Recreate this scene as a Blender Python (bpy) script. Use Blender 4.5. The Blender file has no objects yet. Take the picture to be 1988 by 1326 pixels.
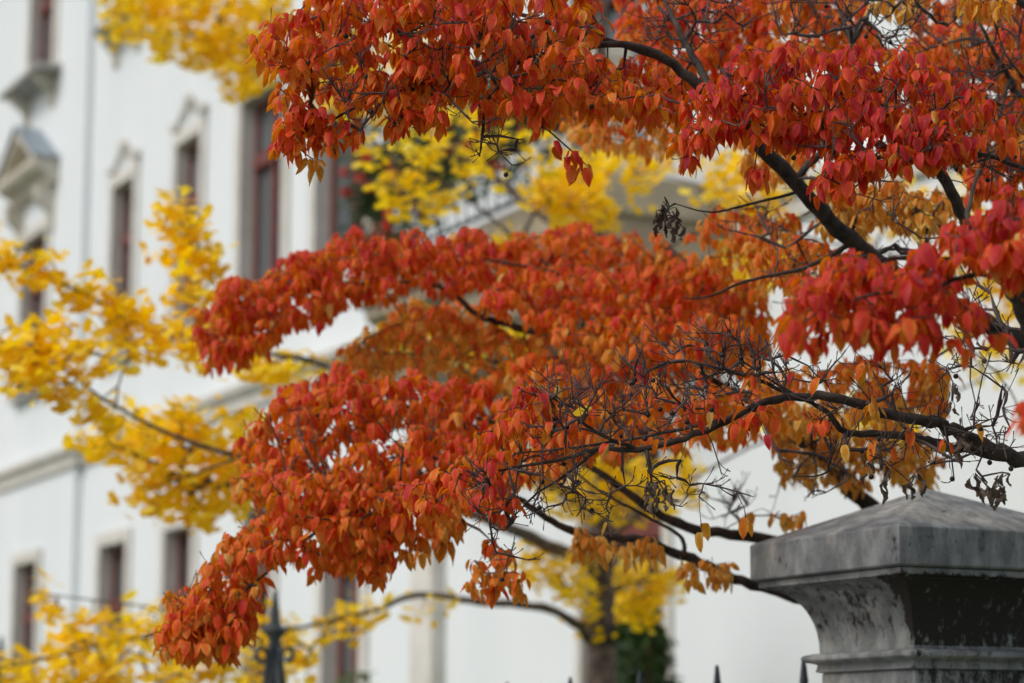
import bpy, math, random
import numpy as np
from mathutils import Vector, Matrix

# ------------------------------------------------------------------ camera, sky, sun, exposure
S = bpy.context.scene
C = S.collection
RNG = np.random.default_rng(11)
random.seed(11)

W0, H0 = 1988.0, 1326.0
FPX = 85.0 / 36.0 * W0
HORIZON = 1450.0
PITCH = math.atan((HORIZON - H0 / 2) / FPX)
CAM = np.array([0.0, 0.0, 1.6])

cam_d = bpy.data.cameras.new('camera')
cam_d.lens = 85.0
cam_d.sensor_width = 36.0
cam_d.clip_start = 0.1
cam_d.clip_end = 2000.0
cam_d.dof.use_dof = True
cam_d.dof.focus_distance = 5.3
cam_d.dof.aperture_fstop = 2.8
cam_o = bpy.data.objects.new('camera', cam_d)
cam_o.location = CAM
cam_o.rotation_euler = (math.pi / 2 + PITCH, 0, 0)
C.objects.link(cam_o)
S.camera = cam_o

SUN_ELEV = math.radians(48)
SUN_DIR = Vector((-0.80, -0.45, 0)).normalized() * math.cos(SUN_ELEV) + Vector((0, 0, math.sin(SUN_ELEV)))   # towards the sun
world = bpy.data.worlds.new('World')
S.world = world
world.use_nodes = True
wn = world.node_tree.nodes
wl = world.node_tree.links
sky = wn.new('ShaderNodeTexSky')
sky.sky_type = 'NISHITA'
sky.sun_disc = False
sky.sun_elevation = SUN_ELEV
sky.sun_rotation = math.atan2(SUN_DIR.x, SUN_DIR.y)
sky.air_density = 1.0
sky.dust_density = 4.0
sky.ozone_density = 1.0
hs = wn.new('ShaderNodeHueSaturation')
hs.inputs['Saturation'].default_value = 0.6
wl.new(sky.outputs[0], hs.inputs['Color'])
wl.new(hs.outputs[0], wn['Background'].inputs['Color'])
wn['Background'].inputs['Strength'].default_value = 0.14

sun_d = bpy.data.lights.new('sun', 'SUN')
sun_d.energy = 1.2
sun_d.angle = math.radians(18)
sun_d.color = (1.0, 0.975, 0.94)
sun_o = bpy.data.objects.new('sun', sun_d)
sun_o.rotation_euler = (-SUN_DIR).to_track_quat('-Z', 'Y').to_euler()
sun_o.location = (-20, -10, 30)
C.objects.link(sun_o)

S.view_settings.view_transform = 'Standard'
S.view_settings.look = 'None'
S.view_settings.exposure = 0.05
S.view_settings.gamma = 1.0
S.view_settings.use_curve_mapping = False
S.render.resolution_x = 1024
S.render.resolution_y = 683

# ------------------------------------------------------------------ pixel -> place
cp, sp = math.cos(PITCH), math.sin(PITCH)


def ray(px, py):
    xc = (px - W0 / 2) / FPX
    yc = -(py - H0 / 2) / FPX
    return np.array([xc, cp - yc * sp, sp + yc * cp])


def P(px, py, Y):
    d = ray(px, py)
    return CAM + d * (Y / d[1])


def to_px(p):
    v = np.asarray(p) - CAM
    zc = v[..., 1] * cp + v[..., 2] * sp
    yc = -v[..., 1] * sp + v[..., 2] * cp
    return W0 / 2 + FPX * v[..., 0] / zc, H0 / 2 - FPX * yc / zc, zc


# facade / fence direction from the vanishing point at x = -1413
_v = ray(-1413, HORIZON)
U = np.array([-_v[0], -_v[1], 0.0])
U /= np.linalg.norm(U)                    # along the facade, towards the near end
IN = np.array([-U[1], U[0], 0.0])         # into the garden / building
YAW = math.atan2(U[1], U[0])


def on_plane(px, py, origin, off=0.0):
    """pixel -> (along, height) on the vertical plane parallel to the facade through origin, off metres towards the street"""
    d = ray(px, py)
    t = (np.dot(origin - CAM, IN) - off) / np.dot(d, IN)
    p = CAM + d * t
    return float(np.dot(p - origin, U)), float(p[2]), p


# ------------------------------------------------------------------ helpers
def link(o, parent=None):
    C.objects.link(o)
    if parent is not None:
        o.parent = parent
    return o


def tag(o, label=None, cat=None, group=None, kind=None):
    if label: o['label'] = label
    if cat: o['category'] = cat
    if group: o['group'] = group
    if kind: o['kind'] = kind
    return o


def empty(name, loc=(0, 0, 0), rz=0.0):
    o = bpy.data.objects.new(name, None)
    o.location = tuple(loc)
    o.rotation_euler = (0, 0, rz)
    o.empty_display_size = 0.1
    return link(o)


class MB:
    def __init__(self):
        self.v = []
        self.f = []

    def quad(self, a, b, c, d):
        n = len(self.v)
        self.v += [a, b, c, d]
        self.f.append((n, n + 1, n + 2, n + 3))
        return self

    def box(self, x0, x1, y0, y1, z0, z1):
        n = len(self.v)
        self.v += [(x0, y0, z0), (x1, y0, z0), (x1, y1, z0), (x0, y1, z0), (x0, y0, z1), (x1, y0, z1), (x1, y1, z1), (x0, y1, z1)]
        for f in ((0, 3, 2, 1), (4, 5, 6, 7), (0, 1, 5, 4), (1, 2, 6, 5), (2, 3, 7, 6), (3, 0, 4, 7)):
            self.f.append(tuple(n + i for i in f))
        return self

    def prism_x(self, prof, x0, x1):
        """closed profile of (y, z) swept along x"""
        n = len(self.v)
        k = len(prof)
        self.v += [(x0, y, z) for y, z in prof] + [(x1, y, z) for y, z in prof]
        for i in range(k):
            j = (i + 1) % k
            self.f.append((n + i, n + j, n + k + j, n + k + i))
        self.f.append(tuple(n + i for i in reversed(range(k))))
        self.f.append(tuple(n + k + i for i in range(k)))
        return self

    def loops(self, loops, cap0=True, cap1=True):
        k = len(loops[0])
        n = len(self.v)
        for l in loops: self.v += [tuple(p) for p in l]
        for a in range(len(loops) - 1):
            for i in range(k):
                j = (i + 1) % k
                self.f.append((n + a * k + i, n + a * k + j, n + (a + 1) * k + j, n + (a + 1) * k + i))
        if cap0: self.f.append(tuple(n + i for i in reversed(range(k))))
        if cap1: self.f.append(tuple(n + (len(loops) - 1) * k + i for i in range(k)))
        return self

    def square_stack(self, prof, cx=0, cy=0):
        """prof: list of (half, z)"""
        return self.loops([[(cx - h, cy - h, z), (cx + h, cy - h, z), (cx + h, cy + h, z), (cx - h, cy + h, z)] for h, z in prof])

    def tube(self, pts, radii, sides=8):
        pts = [Vector(p) for p in pts]
        ls = []
        ref = Vector((0.31, 0.22, 0.93))
        for i, p in enumerate(pts):
            t = (pts[min(i + 1, len(pts) - 1)] - pts[max(i - 1, 0)]).normalized()
            a = t.cross(ref)
            if a.length < 1e-4: a = t.cross(Vector((1, 0, 0)))
            a.normalize()
            b = t.cross(a)
            r = radii[i] if hasattr(radii, '__len__') else radii
            ls.append([p + (a * math.cos(2 * math.pi * k / sides) + b * math.sin(2 * math.pi * k / sides)) * r for k in range(sides)])
        return self.loops(ls)

    def sphere(self, c, r, seg=8, ring=5, sz=1.0):
        ls = []
        for i in range(1, ring):
            a = math.pi * i / ring
            ls.append([(c[0] + r * math.sin(a) * math.cos(2 * math.pi * k / seg), c[1] + r * math.sin(a) * math.sin(2 * math.pi * k / seg), c[2] - r * math.cos(a) * sz) for k in range(seg)])
        return self.loops(ls)

    def mesh(self, name, mat, smooth=False):
        me = bpy.data.meshes.new(name)
        me.from_pydata([tuple(p) for p in self.v], [], self.f)
        me.materials.append(mat)
        if smooth: me.shade_smooth()
        return me

    def build(self, name, mat, parent=None, smooth=False, bevel=0.0, loc=None):
        o = bpy.data.objects.new(name, self.mesh(name, mat, smooth))
        link(o, parent)
        if loc is not None: o.location = tuple(loc)
        if bevel:
            m = o.modifiers.new('bevel', 'BEVEL')
            m.width = bevel
            m.segments = 2
            m.limit_method = 'ANGLE'
        return o


# ------------------------------------------------------------------ materials
def new_mat(name):
    m = bpy.data.materials.new(name)
    m.use_nodes = True
    nt = m.node_tree
    return m, nt, nt.nodes, nt.links, nt.nodes['Principled BSDF']


def ramp(nodes, stops):
    r = nodes.new('ShaderNodeValToRGB')
    e = r.color_ramp.elements
    while len(e) < len(stops): e.new(0.5)
    for i, (p, c) in enumerate(stops):
        e[i].position = p
        e[i].color = (*c, 1)
    return r


def noise_mat(name, c0, c1, scale=5.0, rough=0.8, bump=0.15, bscale=60.0, detail=6, lo=0.35, hi=0.65, spec=0.3, bdist=0.01, stretch=None):
    m, nt, N, L, b = new_mat(name)
    tc = N.new('ShaderNodeTexCoord')
    n1 = N.new('ShaderNodeTexNoise')
    n1.inputs['Scale'].default_value = scale
    n1.inputs['Detail'].default_value = detail
    if stretch:
        mpn = N.new('ShaderNodeMapping')
        mpn.inputs['Scale'].default_value = stretch
        L.new(tc.outputs['Object'], mpn.inputs['Vector'])
        L.new(mpn.outputs[0], n1.inputs['Vector'])
    else:
        L.new(tc.outputs['Object'], n1.inputs['Vector'])
    r = ramp(N, [(lo, c0), (hi, c1)])
    L.new(n1.outputs['Fac'], r.inputs['Fac'])
    L.new(r.outputs[0], b.inputs['Base Color'])
    b.inputs['Roughness'].default_value = rough
    b.inputs['Specular IOR Level'].default_value = spec
    if bump:
        n2 = N.new('ShaderNodeTexNoise')
        n2.inputs['Scale'].default_value = bscale
        n2.inputs['Detail'].default_value = 5
        L.new(tc.outputs['Object'], n2.inputs['Vector'])
        bp = N.new('ShaderNodeBump')
        bp.inputs['Strength'].default_value = bump
        bp.inputs['Distance'].default_value = bdist
        L.new(n2.outputs['Fac'], bp.inputs['Height'])
        L.new(bp.outputs[0], b.inputs['Normal'])
    return m


M_PLASTER = noise_mat('plaster', (0.675, 0.725, 0.74), (0.725, 0.77, 0.785), 0.7, 0.9, 0.2, 90, lo=0.25, hi=0.6, stretch=(1.6, 1.6, 0.35))
M_SAND = noise_mat('sandstone', (0.50, 0.46, 0.37), (0.60, 0.57, 0.49), 3.0, 0.85, 0.3, 60)
M_TRIM = noise_mat('trim_stone', (0.56, 0.54, 0.49), (0.66, 0.645, 0.60), 3.0, 0.85, 0.2, 60)
M_TAN = noise_mat('tan_sandstone', (0.33, 0.28, 0.20), (0.43, 0.375, 0.28), 3.0, 0.85, 0.3, 60)
M_SILL = noise_mat('sill_stone', (0.30, 0.30, 0.28), (0.45, 0.44, 0.40), 4.0, 0.85, 0.3, 60)
M_WOOD = noise_mat('window_wood', (0.13, 0.035, 0.03), (0.19, 0.05, 0.04), 8.0, 0.45, 0.1, 40)
M_ZINC = noise_mat('zinc_sheet', (0.20, 0.24, 0.28), (0.29, 0.34, 0.38), 4.0, 0.45, 0.1, 30)
M_ROOF = noise_mat('slate_roof', (0.05, 0.055, 0.065), (0.10, 0.105, 0.12), 6.0, 0.6, 0.4, 30)
M_IRON = noise_mat('painted_iron', (0.04, 0.055, 0.068), (0.065, 0.085, 0.10), 14.0, 0.42, 0.35, 70, spec=0.5, bdist=0.003)
M_GRASS = noise_mat('lawn', (0.035, 0.06, 0.015), (0.09, 0.11, 0.03), 2.0, 0.95, 0.6, 40)
M_PAVE = noise_mat('pavement', (0.16, 0.155, 0.15), (0.26, 0.25, 0.24), 2.0, 0.9, 0.4, 40)
M_PLINTH = noise_mat('plinth_stone', (0.25, 0.24, 0.22), (0.40, 0.38, 0.34), 4.0, 0.9, 0.4, 40)
M_BARK = noise_mat('dogwood_bark', (0.024, 0.018, 0.014), (0.075, 0.058, 0.047), 26.0, 0.9, 0.8, 120, bdist=0.004)
M_TWIG = noise_mat('twig_bark', (0.030, 0.020, 0.018), (0.11, 0.085, 0.08), 20.0, 0.8, 0.0)
M_GBARK = noise_mat('ginkgo_bark', (0.06, 0.048, 0.040), (0.17, 0.135, 0.11), 18.0, 0.95, 0.9, 60, bdist=0.01)
M_BERRY = noise_mat('berry_skin', (0.006, 0.004, 0.004), (0.02, 0.012, 0.012), 60.0, 0.5, 0.3, 200)
M_DRY = noise_mat('withered_leaf', (0.06, 0.042, 0.032), (0.20, 0.15, 0.115), 40.0, 0.9, 0.3, 120)
M_BLOOM = noise_mat('geranium_petal', (0.55, 0.02, 0.012), (0.75, 0.05, 0.03), 30.0, 0.6, 0.0)
M_BOX = noise_mat('planter_box', (0.05, 0.05, 0.045), (0.09, 0.085, 0.08), 6.0, 0.7, 0.1)


def glass_mat():
    m, nt, N, L, b = new_mat('window_glass')
    oi = N.new('ShaderNodeObjectInfo')
    gr = ramp(N, [(0.0, (0.03, 0.036, 0.038)), (0.6, (0.11, 0.13, 0.135)), (1.0, (0.26, 0.28, 0.28))])
    L.new(oi.outputs['Random'], gr.inputs['Fac'])
    L.new(gr.outputs[0], b.inputs['Base Color'])
    b.inputs['Roughness'].default_value = 0.08
    b.inputs['Specular IOR Level'].default_value = 0.9
    tc = N.new('ShaderNodeTexCoord')
    n = N.new('ShaderNodeTexNoise')
    n.inputs['Scale'].default_value = 1.3
    L.new(tc.outputs['Object'], n.inputs['Vector'])
    bp = N.new('ShaderNodeBump')
    bp.inputs['Strength'].default_value = 0.15
    bp.inputs['Distance'].default_value = 0.02
    L.new(n.outputs['Fac'], bp.inputs['Height'])
    L.new(bp.outputs[0], b.inputs['Normal'])
    return m


M_GLASS = glass_mat()


def pillar_mat():
    m, nt, N, L, b = new_mat('weathered_sandstone')
    tc = N.new('ShaderNodeTexCoord')

    def noise(scale, detail=8, rough=0.6, vec=None):
        n = N.new('ShaderNodeTexNoise')
        n.inputs['Scale'].default_value = scale
        n.inputs['Detail'].default_value = detail
        n.inputs['Roughness'].default_value = rough
        L.new(vec if vec is not None else tc.outputs['Object'], n.inputs['Vector'])
        return n

    base = ramp(N, [(0.30, (0.14, 0.155, 0.162)), (0.5, (0.25, 0.27, 0.272)), (0.72, (0.39, 0.385, 0.345))])
    L.new(noise(5.5).outputs['Fac'], base.inputs['Fac'])
    # streaked lichen grain
    mp = N.new('ShaderNodeMapping')
    mp.inputs['Scale'].default_value = (9, 16, 5)
    mp.inputs['Rotation'].default_value = (0.3, 0.2, 0.7)
    L.new(tc.outputs['Object'], mp.inputs['Vector'])
    streak = ramp(N, [(0.42, (0.60, 0.60, 0.61)), (0.62, (1.25, 1.25, 1.22))])
    L.new(noise(1.6, 8, 0.65, mp.outputs[0]).outputs['Fac'], streak.inputs['Fac'])
    mul = N.new('ShaderNodeMix')
    mul.data_type = 'RGBA'
    mul.blend_type = 'MULTIPLY'
    mul.inputs['Factor'].default_value = 0.75
    L.new(base.outputs[0], mul.inputs[6])
    L.new(streak.outputs[0], mul.inputs[7])
    # black gypsum crust: patches of their own, thick on the neck and on the face turned to the gate
    sep = N.new('ShaderNodeSeparateXYZ')
    L.new(tc.outputs['Object'], sep.inputs[0])
    band = N.new('ShaderNodeMapRange')          # 1 within the neck
    band.inputs['From Min'].default_value = -0.30
    band.inputs['From Max'].default_value = -0.22
    L.new(sep.outputs['Z'], band.inputs['Value'])
    band2 = N.new('ShaderNodeMapRange')
    band2.inputs['From Min'].default_value = -0.11
    band2.inputs['From Max'].default_value = -0.125
    L.new(sep.outputs['Z'], band2.inputs['Value'])
    bb = N.new('ShaderNodeMath'); bb.operation = 'MULTIPLY'
    L.new(band.outputs[0], bb.inputs[0]); L.new(band2.outputs[0], bb.inputs[1])
    gate = N.new('ShaderNodeMapRange')          # gate-side face (local +x)
    gate.inputs['From Min'].default_value = 0.185
    gate.inputs['From Max'].default_value = 0.215
    L.new(sep.outputs['X'], gate.inputs['Value'])
    low = N.new('ShaderNodeMapRange')
    low.inputs['From Min'].default_value = -0.105
    low.inputs['From Max'].default_value = -0.12
    L.new(sep.outputs['Z'], low.inputs['Value'])
    gg = N.new('ShaderNodeMath'); gg.operation = 'MULTIPLY'
    L.new(gate.outputs[0], gg.inputs[0]); L.new(low.outputs[0], gg.inputs[1])
    mp2 = N.new('ShaderNodeMapping')
    mp2.inputs['Scale'].default_value = (26, 26, 15)
    L.new(tc.outputs['Object'], mp2.inputs['Vector'])
    spots = noise(1.6, 7, 0.7, mp2.outputs[0])
    big = noise(7.0, 4)
    a1 = N.new('ShaderNodeMath'); a1.operation = 'MULTIPLY_ADD'
    L.new(bb.outputs[0], a1.inputs[0]); a1.inputs[1].default_value = 0.10; L.new(spots.outputs['Fac'], a1.inputs[2])
    a2 = N.new('ShaderNodeMath'); a2.operation = 'MULTIPLY_ADD'
    led = N.new('ShaderNodeMath'); led.operation = 'COMPARE'      # the astragal is washed clean
    L.new(sep.outputs['Z'], led.inputs[0]); led.inputs[1].default_value = -0.318; led.inputs[2].default_value = 0.03
    lg = N.new('ShaderNodeMath'); lg.operation = 'MULTIPLY_ADD'
    L.new(led.outputs[0], lg.inputs[0]); lg.inputs[1].default_value = -0.75; L.new(gg.outputs[0], lg.inputs[2])
    L.new(lg.outputs[0], a2.inputs[0]); a2.inputs[1].default_value = 0.20; L.new(a1.outputs[0], a2.inputs[2])
    a3 = N.new('ShaderNodeMath'); a3.operation = 'MULTIPLY_ADD'
    L.new(big.outputs['Fac'], a3.inputs[0]); a3.inputs[1].default_value = 0.25; L.new(a2.outputs[0], a3.inputs[2])
    crust = ramp(N, [(0.71, (0, 0, 0)), (0.84, (1, 1, 1))])
    L.new(a3.outputs[0], crust.inputs['Fac'])
    mix = N.new('ShaderNodeMix')
    mix.data_type = 'RGBA'
    L.new(crust.outputs[0], mix.inputs['Factor'])
    L.new(mul.outputs[2], mix.inputs[6])
    mix.inputs[7].default_value = (0.034, 0.031, 0.027, 1)
    L.new(mix.outputs[2], b.inputs['Base Color'])
    b.inputs['Roughness'].default_value = 0.9
    b.inputs['Specular IOR Level'].default_value = 0.2
    bp = N.new('ShaderNodeBump')
    bp.inputs['Strength'].default_value = 0.5
    bp.inputs['Distance'].default_value = 0.006
    L.new(noise(45, 8, 0.7).outputs['Fac'], bp.inputs['Height'])
    L.new(bp.outputs[0], b.inputs['Normal'])
    return m


M_PILLAR = pillar_mat()


def leaf_mat(name, stops, under, vein=0.5, trans=0.35, rough=0.48, edge=None, spec=0.35, fleck=0.75):
    """per leaf tone in attribute leaf_data.r, random in .g, across in .b (0 midrib .. 1 edge), along in .a"""
    m, nt, N, L, b = new_mat(name)
    at = N.new('ShaderNodeAttribute')
    at.attribute_name = 'leaf_data'
    sep = N.new('ShaderNodeSeparateColor')
    L.new(at.outputs['Color'], sep.inputs[0])
    tc = N.new('ShaderNodeTexCoord')
    n = N.new('ShaderNodeTexNoise')
    n.inputs['Scale'].default_value = 28
    n.inputs['Detail'].default_value = 3
    L.new(tc.outputs['Object'], n.inputs['Vector'])
    ma = N.new('ShaderNodeMath'); ma.operation = 'MULTIPLY_ADD'
    L.new(n.outputs['Fac'], ma.inputs[0]); ma.inputs[1].default_value = 0.5
    ms = N.new('ShaderNodeMath'); ms.operation = 'SUBTRACT'
    L.new(sep.outputs[0], ms.inputs[0]); ms.inputs[1].default_value = 0.28
    L.new(ms.outputs[0], ma.inputs[2])
    # edge turns more orange
    me = N.new('ShaderNodeMath'); me.operation = 'POWER'
    L.new(sep.outputs[2], me.inputs[0]); me.inputs[1].default_value = 3.0
    me2 = N.new('ShaderNodeMath'); me2.operation = 'MULTIPLY_ADD'
    L.new(me.outputs[0], me2.inputs[0]); me2.inputs[1].default_value = 0.32 if edge is None else edge
    L.new(ma.outputs[0], me2.inputs[2])
    r = ramp(N, stops)
    L.new(me2.outputs[0], r.inputs['Fac'])
    # side veins: chevrons from the midrib
    vm = N.new('ShaderNodeMath'); vm.operation = 'MULTIPLY_ADD'
    L.new(sep.outputs[2], vm.inputs[0]); vm.inputs[1].default_value = -0.42
    L.new(at.outputs['Alpha'], vm.inputs[2])
    vs = N.new('ShaderNodeMath'); vs.operation = 'MULTIPLY'
    L.new(vm.outputs[0], vs.inputs[0]); vs.inputs[1].default_value = 46.0
    vsin = N.new('ShaderNodeMath'); vsin.operation = 'SINE'
    L.new(vs.outputs[0], vsin.inputs[0])
    geo = N.new('ShaderNodeNewGeometry')
    mixb = N.new('ShaderNodeMix'); mixb.data_type = 'RGBA'
    ru = ramp(N, under)
    L.new(me2.outputs[0], ru.inputs['Fac'])
    L.new(geo.outputs['Backfacing'], mixb.inputs['Factor'])
    L.new(r.outputs[0], mixb.inputs[6])
    L.new(ru.outputs[0], mixb.inputs[7])
    fn = N.new('ShaderNodeTexNoise')
    fn.inputs['Scale'].default_value = 140
    fn.inputs['Detail'].default_value = 4
    L.new(tc.outputs['Object'], fn.inputs['Vector'])
    fa = N.new('ShaderNodeMath'); fa.operation = 'MULTIPLY_ADD'
    L.new(me.outputs[0], fa.inputs[0]); fa.inputs[1].default_value = 0.10; L.new(fn.outputs['Fac'], fa.inputs[2])
    fr = ramp(N, [(0.62, (0, 0, 0)), (0.74, (1, 1, 1))])
    L.new(fa.outputs[0], fr.inputs['Fac'])
    fm = N.new('ShaderNodeMath'); fm.operation = 'MULTIPLY'
    L.new(fr.outputs[0], fm.inputs[0]); fm.inputs[1].default_value = fleck
    mixf = N.new('ShaderNodeMix'); mixf.data_type = 'RGBA'
    L.new(fm.outputs[0], mixf.inputs['Factor'])
    L.new(mixb.outputs[2], mixf.inputs[6])
    mixf.inputs[7].default_value = (0.16, 0.045, 0.014, 1)
    mixb = mixf
    L.new(mixb.outputs[2], b.inputs['Base Color'])
    b.inputs['Roughness'].default_value = rough
    b.inputs['Specular IOR Level'].default_value = spec
    bp = N.new('ShaderNodeBump')
    bp.inputs['Strength'].default_value = vein
    bp.inputs['Distance'].default_value = 0.0006
    L.new(vsin.outputs[0], bp.inputs['Height'])
    L.new(bp.outputs[0], b.inputs['Normal'])
    tr = N.new('ShaderNodeBsdfTranslucent')
    br = N.new('ShaderNodeHueSaturation')
    br.inputs['Saturation'].default_value = 1.05
    br.inputs['Value'].default_value = 1.35
    L.new(mixb.outputs[2], br.inputs['Color'])
    L.new(br.outputs[0], tr.inputs['Color'])
    mx = N.new('ShaderNodeMixShader')
    mx.inputs[0].default_value = trans
    L.new(b.outputs[0], mx.inputs[1])
    L.new(tr.outputs[0], mx.inputs[2])
    L.new(mx.outputs[0], N['Material Output'].inputs['Surface'])
    return m


M_LEAF = leaf_mat('dogwood_leaf',
                  [(0.0, (0.34, 0.011, 0.026)), (0.22, (0.55, 0.026, 0.026)), (0.45, (0.70, 0.066, 0.013)), (0.66, (0.75, 0.165, 0.010)), (0.85, (0.70, 0.28, 0.014)), (1.0, (0.72, 0.50, 0.14))],
                  [(0.0, (0.52, 0.07, 0.03)), (0.3, (0.68, 0.15, 0.022)), (0.6, (0.70, 0.24, 0.022)), (0.85, (0.66, 0.31, 0.03)), (1.0, (0.68, 0.46, 0.13))], trans=0.42)
M_GINKGO = leaf_mat('ginkgo_leaf',
                    [(0.0, (0.78, 0.50, 0.006)), (0.5, (0.89, 0.63, 0.012)), (1.0, (0.92, 0.76, 0.06))],
                    [(0.0, (0.80, 0.53, 0.01)), (0.5, (0.89, 0.645, 0.016)), (1.0, (0.92, 0.77, 0.08))], vein=0.15, trans=0.45, edge=0.1, rough=0.5, fleck=0.15)
M_GREEN = leaf_mat('green_leaf',
                   [(0.0, (0.010, 0.028, 0.008)), (0.5, (0.03, 0.075, 0.012)), (1.0, (0.10, 0.16, 0.02))],
                   [(0.0, (0.02, 0.045, 0.012)), (0.5, (0.05, 0.10, 0.02)), (1.0, (0.12, 0.18, 0.03))], trans=0.25, rough=0.35, fleck=0.1)

# ------------------------------------------------------------------ ground
g = MB().quad((-400, -400, 0), (400, -400, 0), (400, 400, 0), (-400, 400, 0)).build('ground', M_GRASS)
tag(g, kind='structure')

# gate pillar corner, the fence line runs from its far side
CAP = 0.69
pc = P(1745, 1020, 6.0)
Z_SLAB_TOP = pc[2]
corner = np.array([pc[0], pc[1], 0.0])
PILLAR = corner - U * CAP / 2 + IN * CAP / 2
_fl = PILLAR.copy()
pave = MB()
pv_root = PILLAR - IN * 0.5
pave.box(-60, 60, -9, 0.0, -0.05, 0.006)
po = pave.build('pavement', M_PAVE)
po.location = tuple(pv_root)
po.rotation_euler = (0, 0, YAW)
tag(po, kind='structure')

# ------------------------------------------------------------------ building
O_FAC = P(240, HORIZON, 28.8)
O_FAC = np.array([O_FAC[0], O_FAC[1], 0.0])
house = empty('villa', O_FAC, YAW)
tag(house, 'white plastered villa with red-brown window frames and stone window surrounds behind the trees', 'building')


def fx(px, py=1000, off=0.0):
    return on_plane(px, py, O_FAC, off)[0]


def fz(px, py, off=0.0):
    return on_plane(px, py, O_FAC, off)[1]


X0, X1, ZT, DEPTH = -16.0, 24.0, 13.2, 11.0
XR = fx(172, 500)                      # corner of the projecting left bay
YR = -0.09
Z1_LINT, Z1_SILL = 8.50, 6.36
ZG_LINT, ZG_SILL = 4.02, 1.75
Z2_SILL, Z2_LINT = 10.62, 12.4
holes = []                             # (x0, x1, z0, z1)

win_no = 0


def window(x0, x1, z0, z1, y=0.0, sur=0.16, reveal=0.12, ears=False, sill_w=0.12, brackets=False, grey=False):
    holes.append((x0, x1, z0, z1))
    # stone surround
    m = MB()
    p0, p1 = y - 0.045, y + 0.002
    m.box(x0 - sur, x0, p0, p1, z0, z1)
    m.box(x1, x1 + sur, p0, p1, z0, z1)
    m.box(x0 - sur, x1 + sur, p0 - 0.003, p1, z1, z1 + sur)
    # reveals as thin slabs lining the opening
    m.box(x0 - 0.02, x0, p1, y + reveal + 0.1, z0, z1)
    m.box(x1, x1 + 0.02, p1, y + reveal + 0.1, z0, z1)
    m.box(x0, x1, p1, y + reveal + 0.1, z1, z1 + 0.02)
    w = m.build('window', M_TRIM, house, bevel=0.008)
    # wooden frame with mullion and transom
    f = MB()
    a, b_ = y + reveal, y + reveal + 0.07
    t = 0.075
    zt = z0 + (z1 - z0) * 0.68
    xm = (x0 + x1) / 2
    f.box(x0, x0 + t, a, b_, z0, z1)
    f.box(x1 - t, x1, a, b_, z0, z1)
    f.box(x0 + t, x1 - t, a, b_, z0, z0 + t)
    f.box(x0 + t, x1 - t, a, b_, z1 - t, z1)
    f.box(x0 + t, x1 - t, a - 0.05, b_ - 0.003, zt - 0.07, zt + 0.07)
    f.box(xm - 0.05, xm + 0.05, a - 0.02, b_ - 0.006, z0 + t, zt - 0.07)
    f.box(xm - 0.04, xm + 0.04, a - 0.01, b_ - 0.006, zt + 0.07, z1 - t)
    f.build('frame', M_WOOD, w, bevel=0.006)
    for (u0, u1, v0, v1) in ((x0 + t, xm - 0.05, z0 + t, zt - 0.07), (xm + 0.05, x1 - t, z0 + t, zt - 0.07), (x0 + t, xm - 0.04, zt + 0.07, z1 - t), (xm + 0.04, x1 - t, zt + 0.07, z1 - t)):
        MB().box(u0, u1, a + 0.035, a + 0.045, v0, v1).build('pane', M_GLASS, w)
    s = MB()
    ex = 0.22 if sill_w > 0.33 else 0.05
    s.prism_x([(y - sill_w, z0 - 0.10), (y - sill_w, z0 - 0.03), (y + reveal, z0), (y + reveal, z0 - 0.10)], x0 - sur - ex, x1 + sur + ex)
    s.build('sill', M_SILL, w, bevel=0.006)
    if brackets:
        for xb in (x0 - 0.02, x1 + 0.02):
            k = MB()
            k.prism_x([(y, z0 - 0.55), (y - 0.05, z0 - 0.5), (y - 0.07, z0 - 0.35), (y - sill_w * 0.75, z0 - 0.2), (y - sill_w * 0.8, z0 - 0.10), (y, z0 - 0.10)], xb - 0.08, xb + 0.08)
            k.build('bracket', M_SAND, w, bevel=0.008)
    if ears:
        h = MB()
        zt2 = z1 + sur
        h.box(x0 - sur - 0.03, x0 + 0.05, y - 0.07, y, zt2 + 0.05, zt2 + 0.13)
        h.box(x1 - 0.05, x1 + sur + 0.03, y - 0.07, y, zt2 + 0.05, zt2 + 0.13)
        for sx in (-1, 1):
            pts = []
            cx = xm + sx * 0.20
            for i in range(15):
                an = i / 14 * 1.6 * math.pi
                rr = 0.10 - 0.055 * i / 14
                pts.append((cx + sx * rr * math.cos(an), y - 0.03, zt2 + 0.17 + rr * math.sin(an)))
            h.tube(pts, 0.022, 6)
            h.tube([(xm + sx * 0.3, y - 0.03, zt2 + 0.17), (xm + sx * 0.40, y - 0.03, zt2 + 0.11), (x1 + 0.0 if sx > 0 else x0, y - 0.03, zt2 + 0.09)], 0.022, 6)
        h.sphere((xm, y - 0.03, zt2 + 0.30), 0.09, 8, 6, 1.3)
        h.build('crest', M_TRIM, w)
    return w


# first floor
window(fx(222, 450), fx(262, 450), Z1_SILL, Z1_LINT, ears=True)
window(fx(346, 380), fx(392, 380), Z1_SILL, Z1_LINT, ears=True)
window(fx(472, 350), fx(553, 350), Z1_SILL, Z1_LINT, sur=0.17, reveal=0.13)
window(fx(618, 350), fx(716, 350), Z1_SILL, Z1_LINT, sur=0.17, reveal=0.13)
# ground floor
for a, b_ in ((196, 247), (322, 374), (478, 530), (632, 704)):
    window(fx(a, 1150), fx(b_, 1150), ZG_SILL, ZG_LINT, sur=0.16, reveal=0.13)
window(fx(1135, 1150), fx(1296, 1250), 0.9, 4.3, sur=0.10, reveal=0.20)
# second floor
for a, b_ in ((222, 262), (346, 392), (472, 553), (618, 716)):
    window(fx(a, 400), fx(b_, 400), Z2_SILL, Z2_LINT, brackets=True, sill_w=0.30)
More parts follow.
